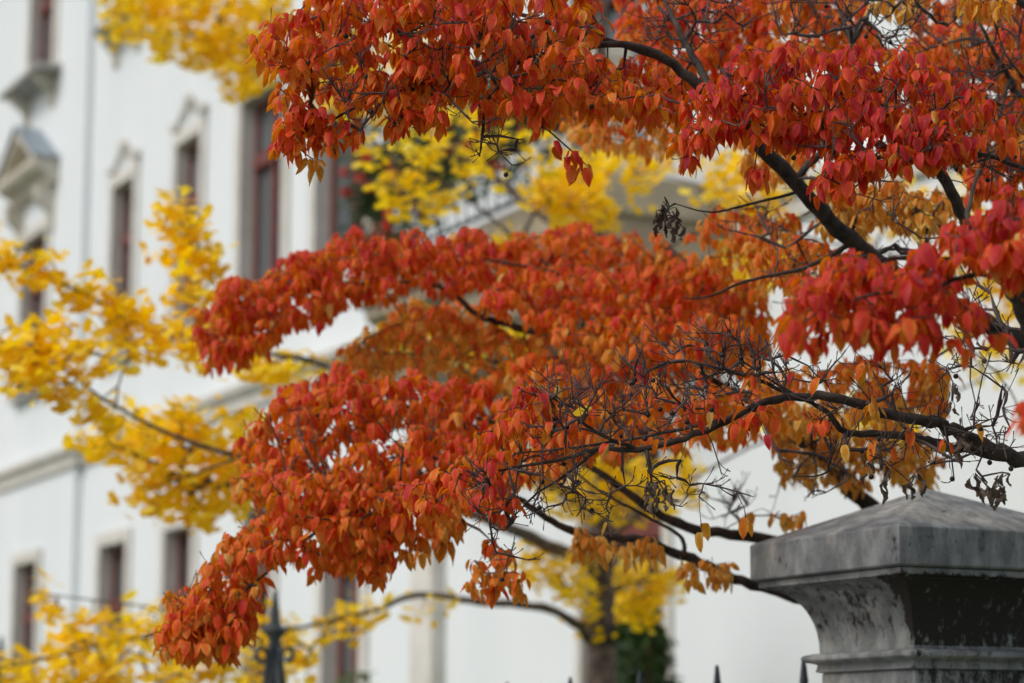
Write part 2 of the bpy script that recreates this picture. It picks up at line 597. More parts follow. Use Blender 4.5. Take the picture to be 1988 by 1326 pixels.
# projecting bay on the left
RX0, RX1 = fx(48, 500, .09), fx(94, 500, .09)
window(RX0, RX1, Z1_SILL, Z1_LINT, y=YR)
window(RX0, RX1, Z2_SILL + 0.1, Z2_LINT, y=YR, brackets=True, sill_w=0.36)
window(fx(32, 1150, .09), fx(74, 1150, .09), ZG_SILL, ZG_LINT, y=YR, sur=0.16, reveal=0.13)
# the balcony door behind the flowers
BX1 = fx(1430, 400)
BX0 = BX1 - 4.3
BY = -1.08
window(BX0 + 1.9, BX0 + 3.1, 5.62, 8.35, sur=0.17)

# wall sheet with the openings left free
wall = MB()


def wall_sheet(xa, xb, y):
    xs = sorted({xa, xb} | {v for h in holes for v in h[:2] if xa < v < xb})
    zs = sorted({0.0, ZT} | {v for h in holes for v in h[2:]})
    for i in range(len(xs) - 1):
        for j in range(len(zs) - 1):
            mx, mz = (xs[i] + xs[i + 1]) / 2, (zs[j] + zs[j + 1]) / 2
            if any(h[0] < mx < h[1] and h[2] < mz < h[3] for h in holes): continue
            wall.quad((xs[i], y, zs[j]), (xs[i + 1], y, zs[j]), (xs[i + 1], y, zs[j + 1]), (xs[i], y, zs[j + 1]))


wall_sheet(XR, X1, 0.0)
wall_sheet(-9.5, XR, YR)
wall_sheet(X0, -9.5, 0.0)
wall.quad((XR, YR, 0), (XR, 0, 0), (XR, 0, ZT), (XR, YR, ZT))
wall.quad((-9.5, 0, 0), (-9.5, YR, 0), (-9.5, YR, ZT), (-9.5, 0, ZT))
wall.quad((X1, 0, 0), (X1, DEPTH, 0), (X1, DEPTH, ZT), (X1, 0, ZT))
wall.quad((X0, DEPTH, 0), (X0, 0, 0), (X0, 0, ZT), (X0, DEPTH, ZT))
wall.quad((X1, DEPTH, 0), (X0, DEPTH, 0), (X0, DEPTH, ZT), (X1, DEPTH, ZT))
wall.build('wall', M_PLASTER, house)
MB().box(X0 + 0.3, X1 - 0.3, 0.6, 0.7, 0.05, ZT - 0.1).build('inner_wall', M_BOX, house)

# belt course, with its return round the bay
ZB = 5.42
prof = lambda y: [(y, ZB - 0.30), (y - 0.05, ZB - 0.30), (y - 0.06, ZB - 0.20), (y - 0.13, ZB - 0.12), (y - 0.14, ZB - 0.05), (y, ZB)]
MB().prism_x(prof(0.0), XR + 0.003, BX0 - 0.002).build('belt_course', M_TRIM, house)
MB().prism_x(prof(YR), -9.5, XR + 0.14).build('belt_course', M_TRIM, house)
MB().prism_x(prof(0.0), BX1 + 0.002, X1).build('belt_course', M_TRIM, house)
# ground-floor pilasters
for a, b_ in ((795, 836),):
    MB().box(fx(a, 1200, .14), fx(b_, 1200, .14), -0.14, 0.002, 0.0, ZB - 0.31).build('pilaster', M_TRIM, house, bevel=0.012)
# pediment over the bay window
xc = (RX0 + RX1) / 2
yb = YR
hw = 0.98
ped = MB()
ped.prism_x([(yb, 9.050), (yb - 0.10, 9.070), (yb - 0.14, 9.170), (yb - 0.30, 9.250), (yb - 0.34, 9.320), (yb - 0.34, 9.390), (yb, 9.390)], xc - hw, xc + hw)
ped_o = ped.build('pediment', M_SAND, house, bevel=0.006)
rk = MB()
for s in (-1, 1):
    a = (xc + s * hw, 9.390); t = (xc, 9.970)
    th = 0.11
    n = len(rk.v)
    for yy in (yb - 0.33, yb + 0.0):
        rk.v += [(a[0], yy, a[1]), (t[0], yy, t[1] - 0.0), (t[0], yy, t[1] - th * 1.15), (a[0] - s * 0.19, yy, a[1])]
    fs = [(0, 1, 2, 3), (7, 6, 5, 4), (0, 4, 5, 1), (3, 2, 6, 7), (0, 3, 7, 4)]
    for f in fs: rk.f.append(tuple(n + i for i in f))
rk.build('raking_cornice', M_SAND, ped_o)
ty = MB()
ty.loops([[(xc - hw + 0.15, yb - 0.10, 9.390), (xc + hw - 0.15, yb - 0.10, 9.390), (xc, yb - 0.10, 9.870)], [(xc - hw + 0.15, yb, 9.390), (xc + hw - 0.15, yb, 9.390), (xc, yb, 9.870)]])
ty.build('tympanum', M_SAND, ped_o)
zr = MB()
for s in (-1, 1):
    a = (xc + s * (hw + 0.04), 9.380); t = (xc, 9.985)
    q = [(a[0], yb - 0.38, a[1]), (t[0], yb - 0.38, t[1]), (t[0], yb, t[1]), (a[0], yb, a[1])]
    n = len(zr.v)
    zr.v += q + [(p[0], p[1], p[2] + 0.03) for p in q]
    for f in ((3, 2, 1, 0), (4, 5, 6, 7), (0, 1, 5, 4), (1, 2, 6, 5), (2, 3, 7, 6), (3, 0, 4, 7)): zr.f.append(tuple(n + i for i in f))
zr.build('sheet_roof', M_ZINC, ped_o)
for s in (-1, 1):
    xb = xc + s * 0.74
    MB().prism_x([(yb, 8.420), (yb - 0.06, 8.440), (yb - 0.09, 8.700), (yb - 0.24, 8.850), (yb - 0.26, 9.050), (yb, 9.050)], xb - 0.09, xb + 0.09).build('bracket', M_SAND, ped_o, bevel=0.008)

# balcony: slab on a moulded base with iron railing
bal = MB()
bal.box(BX0, BX1, BY, -0.003, 5.22, 5.50)
bal_o = bal.build('balcony', M_TAN, house, bevel=0.02)
bb_ = MB()
bb_.prism_x([(-0.004, 4.62), (BY + 0.30, 4.62), (BY + 0.26, 4.72), (BY + 0.20, 4.78), (BY + 0.16, 5.05), (BY + 0.06, 5.12), (BY + 0.05, 5.219), (-0.004, 5.219)], BX0 + 0.08, BX1 - 0.08)
bb_.build('base_moulding', M_TAN, bal_o, bevel=0.01)
for xx in (BX0 + 0.14, BX1 - 0.14):
    MB().square_stack([(0.12, 5.498), (0.12, 5.56), (0.09, 5.58), (0.09, 6.30), (0.12, 6.33), (0.12, 6.42), (0.02, 6.46)], xx, BY + 0.14).build('newel', M_SAND, bal_o, bevel=0.006)
MB().box(BX0 + 0.24, BX1 - 0.24, BY + 0.10, BY + 0.16, 6.33, 6.38).build('handrail', M_IRON, bal_o)
MB().box(BX0 + 0.24, BX1 - 0.24, BY + 0.115, BY + 0.145, 5.60, 5.63).build('bottom_rail', M_IRON, bal_o)
bar_me = MB().tube([(0, 0, 5.61), (0, 0, 6.35)], 0.010, 6).mesh('baluster', M_IRON)
nb = 22
for i in range(nb):
    o = bpy.data.objects.new('baluster', bar_me)
    o.location = (BX0 + 0.3 + (BX1 - BX0 - 0.6) * i / (nb - 1), BY + 0.13, 0)
    link(o, bal_o)
# eaves and roof
MB().prism_x([(0.0, ZT), (-0.1, ZT), (-0.2, ZT + 0.2), (-0.6, ZT + 0.35), (-0.62, ZT + 0.6), (0.0, ZT + 0.6)], X0, X1).build('eaves_cornice', M_SAND, house)
MB().prism_x([(-0.7, ZT + 0.61), (-0.7, ZT + 0.68), (DEPTH * 0.5, ZT + 4.0), (DEPTH + 0.4, ZT + 0.68), (DEPTH + 0.4, ZT + 0.61)], X0 - 0.3, X1 + 0.3).build('roof', M_ROOF, house)

# ------------------------------------------------------------------ gate pillar
pil = empty('gate_pillar', PILLAR, YAW)
tag(pil, 'weathered grey stone gate pillar with pyramid cap and curved black-stained neck', 'pillar')
h = CAP / 2
zt = Z_SLAB_TOP


def pillar_part(name, prof, bevel=0.004):
    m = MB().square_stack([(hh, z) for hh, z in prof])
    o = m.build(name, M_PILLAR, pil, bevel=bevel)
    o.location = (0, 0, zt)
    return o


pillar_part('cap', [(h - 0.012, -0.098), (h, -0.094), (h, 0.0), (h - 0.008, 0.005), (0.008, 0.138)], 0.003)
pillar_part('fillet', [(h - 0.016, -0.118), (h - 0.016, -0.1001)], 0.003)
nk = []
for i in range(13):
    a = i / 12 * math.pi / 2
    nk.append((h - 0.028 - 0.104 * math.sin(a) ** 0.8, -0.122 - 0.162 * (1 - math.cos(a)) ** 0.85))
nk = [(nk[0][0], -0.1182)] + nk + [(nk[-1][0], -0.296)]
no = pillar_part('neck', list(reversed(nk)), 0.003)
tor = [(h - 0.120, -0.2962)] + [(h - 0.120 + 0.024 * (1 - abs(i / 3 - 1) ** 3.5), -0.297 - 0.026 * i / 6) for i in range(7)] + [(h - 0.128, -0.327), (h - 0.124, -0.345), (h - 0.136, -0.348)]
pillar_part('astragal', list(reversed(tor)), 0.002)
pillar_part('shaft', [(h - 0.135, -zt + 0.45), (h - 0.135, -0.3481)], 0.006)
pillar_part('base', [(h - 0.04, -zt - 0.02), (h - 0.04, -zt + 0.38), (h - 0.10, -zt + 0.449)], 0.008)

# ------------------------------------------------------------------ fence
fence_pl = lambda px, py: on_plane(px, py, PILLAR)
spx = [(985, 1322), (1107.6, 1314), (1242.5, 1303.6), (1392.6, 1290), (1560, 1275.8)]
fp = [fence_pl(*p)[:2] for p in spx]
step = (fp[-1][0] - fp[0][0]) / 4
zs_fit = np.polyfit([f[0] for f in fp], [f[1] for f in fp], 1)
post_d = [(fence_pl(535, 1145)), (fence_pl(3, 1235))]
fen = empty('iron_fence', PILLAR, YAW)
tag(fen, 'dark blue-grey wrought iron fence with spear points and scrolled posts beside the pillar', 'fence')
half = step / 3.0
tip = MB()
tip.square_stack([(0.0075, -1.0), (0.0075, -0.075), (0.0098, -0.070), (0.0085, -0.058), (0.0045, -0.008), (0.0012, 0.0)])
tip_me = tip.mesh('picket', M_IRON)
xs = []
x = fp[-1][0]
k = 0
x_left = post_d[1][0] - 3
pk = -h + 0.0
n_p = 0
post_xs = [p[0] for p in post_d]
while x > x_left:
    if min(abs(x - px_) for px_ in post_xs) > 0.12:
        o = bpy.data.objects.new('picket', tip_me)
        zt_ = np.polyval(zs_fit, x) if x > fp[0][0] - 0.4 else np.polyval(zs_fit, fp[0][0] - 0.4)
        o.location = (x, 0, zt_)
        link(o, fen)
        for q in (1, 2):                     # shorter bars between the tall points
            xx = x - q * half
            if min(abs(xx - px_) for px_ in post_xs) > 0.10:
                o2 = bpy.data.objects.new('picket', tip_me)
                o2.location = (xx, 0, zt_ - 0.16)
                link(o2, fen)
    x -= step
zr_ = np.polyval(zs_fit, fp[0][0]) - 0.30
for zz, hh in ((zr_, 0.018), (0.62, 0.02)):
    MB().box(x_left, -h + 0.15, -0.012, 0.012, zz - hh, zz + hh).build('rail', M_IRON, fen)
for (xp, ztop, _) in post_d:
    pst = MB()
    pst.square_stack([(0.032, 0.42), (0.034, ztop - 0.50), (0.029, ztop - 0.44), (0.028, ztop - 0.234)])
    p_o = pst.build('post', M_IRON, fen, bevel=0.003)
    p_o.location = (xp, 0, 0)
    fi = MB()
    fi.loops([[(r * 1.08 * math.cos(math.pi * (k + .5) / 4), r * 1.08 * math.sin(math.pi * (k + .5) / 4), ztop + z * 1.1) for k in range(8)] for r, z in
              ((0.020, -0.216), (0.030, -0.190), (0.052, -0.168), (0.058, -0.163), (0.056, -0.157), (0.034, -0.146), (0.026, -0.138), (0.024, -0.134), (0.009, -0.006), (0.002, 0.0))])
    fi.build('finial', M_IRON, p_o)
    for ax in (0, 1):
        for s in (-1, 1):
            sc = MB()
            pts = []
            zc_ = ztop - 0.29
            for i in range(12):
                t = i / 11
                pts.append((0.034 + 0.085 * (1 - t) ** 2.0, zc_ - 0.30 + t * 0.30))
            for i in range(1, 19):
                an = i / 18 * 1.7 * math.pi
                rr = 0.030 - 0.013 * i / 18
                pts.append((0.034 + 0.030 - rr * math.cos(an), zc_ + rr * math.sin(an) * 1.25))
            sc.tube([(s * a, 0, z) if ax == 0 else (0, s * a, z) for a, z in pts], 0.0105, 8)
            sc.build('scroll', M_IRON, p_o, smooth=True)
# low plinth wall under the fence
pw = MB().box(x_left, -h + 0.05, -0.16, 0.16, -0.02, 0.40)
pw.box(x_left, -h + 0.048, -0.19, 0.19, 0.4001, 0.47)
pw_o = pw.build('plinth_wall', M_PLINTH, bevel=0.01)
pw_o.location = tuple(PILLAR)
pw_o.rotation_euler = (0, 0, YAW)
tag(pw_o, 'low grey stone plinth wall carrying the iron fence', 'wall')

# ------------------------------------------------------------------ leaf meshes (local: y outwards from the petiole, z up)
def dog_leaf(rng, nrow=6, cols=(-1, -0.5, 0, 0.5, 1)):
    a0 = math.radians(rng.uniform(-60, 15))
    a1 = math.radians(rng.uniform(-104, -80))
    fold = math.radians(rng.uniform(12, 40))
    curl = rng.uniform(-0.15, 0.25)
    wmax = rng.uniform(0.19, 0.25)
    pw_ = rng.uniform(0.2, 0.45)
    sick = rng.uniform(-0.10, 0.10)                 # sideways sweep of the tip
    hook = math.radians(rng.uniform(-40, 12))       # tip curls back under or out
    peak = rng.uniform(0.72, 0.9)
    pts, data = [], []
    y = z = 0.0
    pet = 0.10
    ys, zs_, an = [], [], []
    n = nrow + 1
    for i in range(n):
        t = i / nrow
        ys.append(y); zs_.append(z)
        a = a0 + (a1 - a0) * (t ** pw_) + hook * max(0, t - 0.55) ** 1.5
        an.append(a)
        y += math.cos(a) / nrow
        z += math.sin(a) / nrow
    twist = rng.uniform(-0.35, 0.35)
    for i in range(n):
        t = i / nrow
        w = wmax * (math.sin(math.pi * min(1, 0.07 + 0.93 * t ** peak)) ** 0.55) if i < n - 1 else 0.0
        if i == n - 2: w *= 0.78
        a = an[i]
        ny, nz = -math.sin(a), math.cos(a)          # upper-side normal in the y/z plane
        for c in cols:
            drop = -abs(c) * math.tan(fold) * w * 0.75 + curl * w * c * c
            wob = 0.026 * math.sin(8 * t + c * 5 + twist * 20) * abs(c)
            lx = c * w * math.cos(twist * t) + sick * t * t
            sd = c * w * math.sin(twist * t)
            pts.append((lx, pet + ys[i] + ny * (drop + wob + sd), zs_[i] + nz * (drop + wob + sd)))
            data.append((abs(c), t))
    faces = []
    k = len(cols)
    for i in range(n - 1):
        for j in range(k - 1):
            faces.append((i * k + j, i * k + j + 1, (i + 1) * k + j + 1, (i + 1) * k + j))
    # petiole
    b0 = len(pts)
    for (px_, py_, pz_) in ((-0.012, 0, 0.0), (0.012, 0, 0.0), (0.010, pet, -0.004), (-0.010, pet, -0.004)):
        pts.append((px_, py_, pz_)); data.append((0.2, 0.5))
    faces.append((b0, b0 + 1, b0 + 2, b0 + 3))
    return np.array(pts), faces, np.array(data)


def ginkgo_leaf(rng):
    pet = rng.uniform(0.5, 0.85)
    spread = math.radians(rng.uniform(52, 78))
    n = 8
    pts = [(0, pet, 0)]
    data = [(0, 0)]
    bend = rng.uniform(-0.5, 0.2)
    cup = rng.uniform(0.05, 0.30)
    for ring, rr in ((1, 0.55), (2, 1.0)):
        for i in range(n + 1):
            u = i / n * 2 - 1
            a = u * spread
            r = rr * (0.62 + (0.05 * math.sin(i * 2.3 + bend * 9) if ring == 2 else 0))
            if ring == 2 and i == n // 2: r *= 0.72
            x = r * math.sin(a)
            y = r * math.cos(a)
            z = cup * abs(u) ** 1.5 * rr * 0.5 + bend * (r ** 2) * 0.7
            pts.append((x, pet + y, z)); data.append((rr * abs(u), rr))
    faces = []
    for i in range(n):
        faces.append((0, 1 + i + 1, 1 + i))
        faces.append((1 + i, 1 + i + 1, 1 + n + 1 + i + 1, 1 + n + 1 + i))
    b0 = len(pts)
    for p in ((-0.012, 0, 0.0), (0.012, 0, 0.0), (0.010, pet, 0), (-0.010, pet, 0)):
        pts.append(p); data.append((0, 0.2))
    faces.append((b0, b0 + 1, b0 + 2, b0 + 3))
    faces = [f[::-1] if len(f) == 3 else f[::-1] for f in faces]
    return np.array(pts), faces, np.array(data)


DOG = [dog_leaf(RNG) for _ in range(28)]
GIN = [ginkgo_leaf(RNG) for _ in range(12)]


def make_leaf_mesh(name, var, tone, rnd, mat):
    pts, faces, data = var
    me = bpy.data.meshes.new(name)
    me.from_pydata([tuple(p) for p in pts], [], faces)
    at = me.attributes.new('leaf_data', 'FLOAT_COLOR', 'POINT')
    buf = np.empty((len(pts), 4), np.float32)
    buf[:, 0] = tone; buf[:, 1] = rnd; buf[:, 2] = data[:, 0]; buf[:, 3] = data[:, 1]
    at.data.foreach_set('color', buf.ravel())
    me.materials.append(mat)
    me.shade_smooth()
    return me


def leaf_cloud(name, leaves, variants, mat, parent):
    """leaves: list of (matrix 3x4 as (R, T), variant, tone) -> one mesh"""
    V, FL, FS, D = [], [], [], []
    base = 0
    by = {}
    for R_, T_, v, tone in leaves: by.setdefault(v, []).append((R_, T_, tone))
    for v, items in by.items():
        pts, faces, data = variants[v]
        Rs = np.array([i[0] for i in items]); Ts = np.array([i[1] for i in items]); tn = np.array([i[2] for i in items])
        vv = np.einsum('nij,pj->npi', Rs, pts) + Ts[:, None, :]
        m, k = len(items), len(pts)
        V.append(vv.reshape(-1, 3))
        d = np.empty((m, k, 4), np.float32)
        d[:, :, 0] = tn[:, None]; d[:, :, 1] = 0.5; d[:, :, 2] = data[None, :, 0]; d[:, :, 3] = data[None, :, 1]
        D.append(d.reshape(-1, 4))
        flat = np.concatenate([np.array(f) for f in faces])
        sizes = np.array([len(f) for f in faces])
        FL.append((flat[None, :] + (base + np.arange(m) * k)[:, None]).ravel())
        FS.append(np.tile(sizes, m))
        base += m * k
    V = np.concatenate(V); FL = np.concatenate(FL); FS = np.concatenate(FS); D = np.concatenate(D)
    me = bpy.data.meshes.new(name)
    me.vertices.add(len(V)); me.vertices.foreach_set('co', V.astype(np.float32).ravel())
    me.loops.add(len(FL)); me.loops.foreach_set('vertex_index', FL.astype(np.int32))
    me.polygons.add(len(FS)); me.polygons.foreach_set('loop_start', np.concatenate([[0], np.cumsum(FS)[:-1]]).astype(np.int32))
    me.polygons.foreach_set('loop_total', FS.astype(np.int32))
    me.update(calc_edges=True)
    at = me.attributes.new('leaf_data', 'FLOAT_COLOR', 'POINT')
    at.data.foreach_set('color', D.ravel())
    me.materials.append(mat)
    me.shade_smooth()
    o = bpy.data.objects.new(name, me)
    link(o, parent)
    tag(o, kind='stuff')
    return o


def rot(az, pitch=0.0, roll=0.0):
    """local y -> azimuth az (0 = +Y world, turning to +X), pitched up"""
    ca, sa = math.cos(-az), math.sin(-az)
    Rz = np.array([[ca, -sa, 0], [sa, ca, 0], [0, 0, 1]])
    c, s = math.cos(pitch), math.sin(pitch)
    Rx = np.array([[1, 0, 0], [0, c, -s], [0, s, c]])
    c, s = math.cos(roll), math.sin(roll)
    Ry = np.array([[c, 0, s], [0, 1, 0], [-s, 0, c]])
    return Rz @ Rx @ Ry


def in_poly(poly, x, y):
    c = False
    n = len(poly)
    for i in range(n):
        x1, y1 = poly[i]; x2, y2 = poly[(i + 1) % n]
        if (y1 > y) != (y2 > y) and x < (x2 - x1) * (y - y1) / (y2 - y1) + x1: c = not c
    return c


def sample_poly(poly, dens, z0, dz, slope=(0, 0), gap=0.55, clump=0.0, rel=False):
    """points spread in a pixel polygon (dens per 1000 square pixels), at depth z0 +- dz"""
    xs = [p[0] for p in poly]; ys = [p[1] for p in poly]
    area = 0.5 * abs(sum(poly[i][0] * poly[(i + 1) % len(poly)][1] - poly[(i + 1) % len(poly)][0] * poly[i][1] for i in range(len(poly))))
    n = max(1, int(area * dens / 1000))
    mind = gap * math.sqrt(1000 / dens)
    xc_, yc_ = sum(xs) / len(xs), sum(ys) / len(ys)
    out = []
    tries = 0
    if rel: poly = [(a, b + (16 if b > yc_ else 0)) for a, b in poly]
    ph = [random.uniform(0, 6.28) for _ in range(6)]
    k = min(1.0, math.sqrt(area) / 160)          # small clusters keep their outline
    while len(out) < n and tries < n * 60:
        tries += 1
        x = random.uniform(min(xs) - 15 * k, max(xs) + 15 * k); y = random.uniform(min(ys) - 12 * k, max(ys) + 22 * k)
        jx = k * (9 * math.sin(y / 17 + ph[0]) + 7 * math.sin(y / 41 + x / 53 + ph[1]))
        jy = k * (12 * math.sin(x / 19 + ph[2]) + 12 * math.sin(x / 47 + ph[3]))
        if not in_poly(poly, x + jx, y + jy): continue
        cl = math.sin(x / 24 + ph[4] + 1.5 * math.sin(y / 31)) * math.sin(y / 21 + ph[5] + 1.5 * math.sin(x / 37))
        if clump and cl < -0.25 and random.random() < clump * k: continue
        if tries < n * 40 and any((x - a) ** 2 + (y - b) ** 2 < mind ** 2 for a, b, _ in out): continue
        out.append((x, y + (8 if rel else 0), z0 + slope[0] * (x - xc_) + slope[1] * (y - yc_) + random.uniform(-dz, dz)))
    if rel:
        y0_, y1_ = min(ys), max(ys)
        return [(P(*q), (q[1] - y0_) / (y1_ - y0_)) for q in out]
    return [P(*q) for q in out]


class Net:
    """branch network: limb nodes plus twigs that grow to the given points from the nearest node"""

    def __init__(self):
        self.p = []
        self.par = []
        self.arr = np.zeros((0, 3))

    def add(self, pts, parent=-1):
        idx = []
        for q in pts:
            self.p.append(np.asarray(q, float)); self.par.append(parent)
            parent = len(self.p) - 1
            idx.append(parent)
        return idx


def smooth_path(pts, n_per=6):
    """Catmull-Rom through rows (x, y, z, r)"""
    pts = np.asarray(pts, float)
    out = []
    for i in range(len(pts) - 1):
        p0 = pts[max(i - 1, 0)]; p1 = pts[i]; p2 = pts[i + 1]; p3 = pts[min(i + 2, len(pts) - 1)]
        for k in range(n_per):
            t = k / n_per
            out.append(0.5 * ((2 * p1) + (-p0 + p2) * t + (2 * p0 - 5 * p1 + 4 * p2 - p3) * t * t + (-p0 + 3 * p1 - 3 * p2 + p3) * t ** 3))
    out.append(pts[-1])
    return np.array(out)


def limb(root, net, rows, mat, world_rows=False, sides=8, wob=0.006, name='branch', n_per=6):
    w = [(*P(a, b_, c), r) for a, b_, c, r in rows] if not world_rows else rows
    path = smooth_path(w, n_per)
    jit = RNG.normal(0, 1, (len(path), 3))
    jit[0] = jit[-1] = 0
    path[:, :3] += jit * np.minimum(wob, path[:, 3:4] * 0.16)
    m = MB().tube(path[:, :3], np.maximum(path[:, 3] * (0.86 if mat is M_BARK else 1.0), 0.0011) * (1 + RNG.normal(0, 0.05, len(path))), sides)
    o = m.build(name, mat, root, smooth=True)
    net.add(path[:, :3])
    return o


def grow(net, targets, n_limb, step=0.03, curve=0.06, up=0.0, jitter=0.0018, maxlen=9):
    """connect targets (nearest first) and return chains of node ids"""
    cap = len(net.p) + sum(60 for _ in targets) + 10
    arr = np.empty((cap, 3)); arr[:len(net.p)] = np.array(net.p)
    n = len(net.p)
    T = np.array(targets)
    d0 = np.array([np.min(((arr[:n_limb] - t) ** 2).sum(1)) for t in T])
    chains = []
    for i in np.argsort(d0):
        t = T[i]
        d2 = ((arr[:n] - t) ** 2).sum(1)
        j = int(np.argmin(d2))
        dist = math.sqrt(d2[j])
        a = arr[j]
        ns = max(2, min(50, int(dist / step)))
        side = RNG.normal(0, 1, 3) * curve * dist
        side[2] += up * dist
        pts = []
        for k in range(1, ns + 1):
            s = k / ns
            q = a + (t - a) * s + side * math.sin(math.pi * s) * 0.6
            if k < ns: q = q + RNG.normal(0, jitter, 3)
            pts.append(q)
        ids = net.add(pts, j)
        arr[n:n + len(pts)] = pts
        n += len(pts)
        chains.append([j] + ids)
    return chains


def forks(net, chains, count=(2, 4), length=(0.02, 0.06), prob=1.0, upb=0.4):
    """little forking shoots with upturned tips near the ends of the chains"""
    out = []
    for ch in chains:
        if random.random() > prob: continue
        for _ in range(random.randint(*count)):
            j = ch[random.randint(max(0, len(ch) - 5), len(ch) - 1)]
            a = net.p[j]
            d0 = net.p[ch[-1]] - net.p[ch[max(0, len(ch) - 4)]]
            d0 = d0 / (np.linalg.norm(d0) + 1e-6)
            v = d0 * 1.0 + RNG.normal(0, 0.42, 3) + np.array([0, 0, upb * random.random()])
            v = v / np.linalg.norm(v) * random.uniform(*length)
            bend = np.array([0, 0, random.uniform(0.0, 0.4)]) * np.linalg.norm(v)
            ids = net.add([a + v * s + bend * s * s for s in (0.35, 0.7, 1.0)], j)
            out.append([j] + ids)
    return out


def twig_mesh(name, net, chains, mat, parent, r0=0.0009, expo=0.40, rmax=0.008, sides=4, n_fixed=0, bud=0.0):
    cnt = np.zeros(len(net.p))
    for ch in chains:
        k = ch[-1]
        while k >= n_fixed and k != -1:
            cnt[k] += 1
            k = net.par[k]
    V, Fc = [], []
    ang = np.arange(sides) * 2 * math.pi / sides
    ca, sa = np.cos(ang), np.sin(ang)
    for ch in chains:
        p = np.array([net.p[i] for i in ch])
        r = np.minimum(rmax, r0 * np.maximum(cnt[ch], 1) ** expo)
        r[0] = r[1]
        r[-1] *= 0.8
        if bud: r[-1] = r0 * bud; p = np.vstack([p, p[-1] + (p[-1] - p[-2]) * 0.25]); r = np.append(r, r0 * 0.3)
        tg = np.gradient(p, axis=0)
        tg /= np.linalg.norm(tg, axis=1)[:, None] + 1e-9
        a = np.cross(tg, np.array([0.3, 0.2, 0.93])); a /= np.linalg.norm(a, axis=1)[:, None] + 1e-9
        b = np.cross(tg, a)
        ring = p[:, None, :] + (a[:, None, :] * ca[None, :, None] + b[:, None, :] * sa[None, :, None]) * r[:, None, None]
        n = len(V)
        V.extend(ring.reshape(-1, 3).tolist())
        for i in range(len(p) - 1):
            for s in range(sides):
                s2 = (s + 1) % sides
                Fc.append((n + i * sides + s, n + i * sides + s2, n + (i + 1) * sides + s2, n + (i + 1) * sides + s))
    me = bpy.data.meshes.new(name)
    me.from_pydata(V, [], Fc)
    me.materials.append(mat)
    me.shade_smooth()
    o = bpy.data.objects.new(name, me)
    link(o, parent)
    tag(o, kind='stuff')
    return o


def split_nearest(leaves, n, wmin=0.0):
    """the n leaves that show largest in the frame, and the rest"""
    T = np.array([l[1] for l in leaves])
    sc = np.array([np.linalg.norm(l[0][:, 0]) for l in leaves])
    x, y, z = to_px(T)
    vis = (x > 5) & (x < W0 - 5) & (y > 5) & (y < H0 - 5)
    score = np.where(vis, sc / z, -1)
    order = np.argsort(-score)
    return [leaves[i] for i in order[:n]], [leaves[i] for i in order[n:]]


def leaf_parts(name, leaves, variants, mat, parent):
    cache = {}
    for R_, T_, v, tone in leaves:
        b = min(9, max(0, int(tone * 10)))
        key = (v, b)
        if key not in cache: cache[key] = make_leaf_mesh(name, variants[v], b / 10 + 0.05, 0.5, mat)
        o = bpy.data.objects.new(name, cache[key])
        M = Matrix([[R_[r][0], R_[r][1], R_[r][2], T_[r]] for r in range(3)] + [[0, 0, 0, 1]])
        link(o, parent)
        o.matrix_local = M


# ------------------------------------------------------------------ red dogwood
dog = empty('dogwood_tree')
tag(dog, 'spreading dogwood tree with drooping red and orange autumn leaves in layers', 'tree')
net = Net()
tb = P(2350, 1200, 7.3)
tx, ty_ = tb[0], tb[1]
zz = lambda py, Y=7.3: P(2350, py, Y)[2]
limb(dog, net, [(tx + .05, ty_, -0.05, .11), (tx + .02, ty_, 0.8, .09), (tx, ty_ - .02, zz(1250), .08), (tx - .03, ty_ - .05, zz(1000), .07), (tx - .06, ty_ - .1, zz(700), .058), (tx - .02, ty_ - .1, zz(300), .04), (tx - .1, ty_ - .2, zz(-150), .02)], M_BARK, True, 12, name='trunk')
L = lambda rows, **k: limb(dog, net, rows, M_BARK, **k)
L([(2335, 900, 7.25, .05), (2130, 740, 6.8, .036), (1960, 650, 6.4, .031), (1800, 570, 6.1, .028), (1650, 465, 5.9, .0245), (1540, 350, 5.7, .021), (1400, 205, 5.5, .017), (1290, 115, 5.45, .0135), (1180, 88, 5.4, .010), (1010, 118, 5.38, .0075), (870, 165, 5.35, .006), (760, 178, 5.3, .005), (660, 225, 5.3, .0035), (590, 265, 5.3, .0025)])
L([(1400, 205, 5.5, .012), (1345, 110, 5.6, .010), (1300, 20, 5.7, .007), (1260, -60, 5.8, .005)])
L([(1290, 115, 5.45, .009), (1120, 60, 5.5, .007), (960, 20, 5.55, .006), (800, 30, 5.6, .0045), (660, 60, 5.65, .003), (560, 110, 5.65, .002)])
L([(1540, 350, 5.7, .012), (1640, 240, 5.8, .009), (1660, 120, 5.9, .007), (1630, 20, 6.0, .005), (1600, -60, 6.1, .004)])
L([(2330, 780, 7.2, .045), (2150, 660, 6.7, .033), (2000, 570, 6.1, .027), (1910, 490, 5.6, .022), (1870, 420, 5.4, .017), (1820, 325, 5.25, .0135), (1780, 260, 5.2, .010), (1700, 200, 5.15, .007), (1600, 175, 5.15, .005), (1500, 190, 5.15, .0035), (1420, 210, 5.15, .002)])
L([(1820, 325, 5.25, .007), (1740, 300, 5.1, .006), (1660, 320, 5.05, .004), (1610, 345, 5.05, .0025)])
L([(1810, 310, 5.25, .007), (1900, 300, 5.3, .006), (1990, 330, 5.4, .006), (2090, 380, 5.6, .006)])
L([(1400, 205, 5.5, .006), (1440, 240, 5.2, .005), (1400, 270, 5.15, .003), (1340, 285, 5.15, .002)])
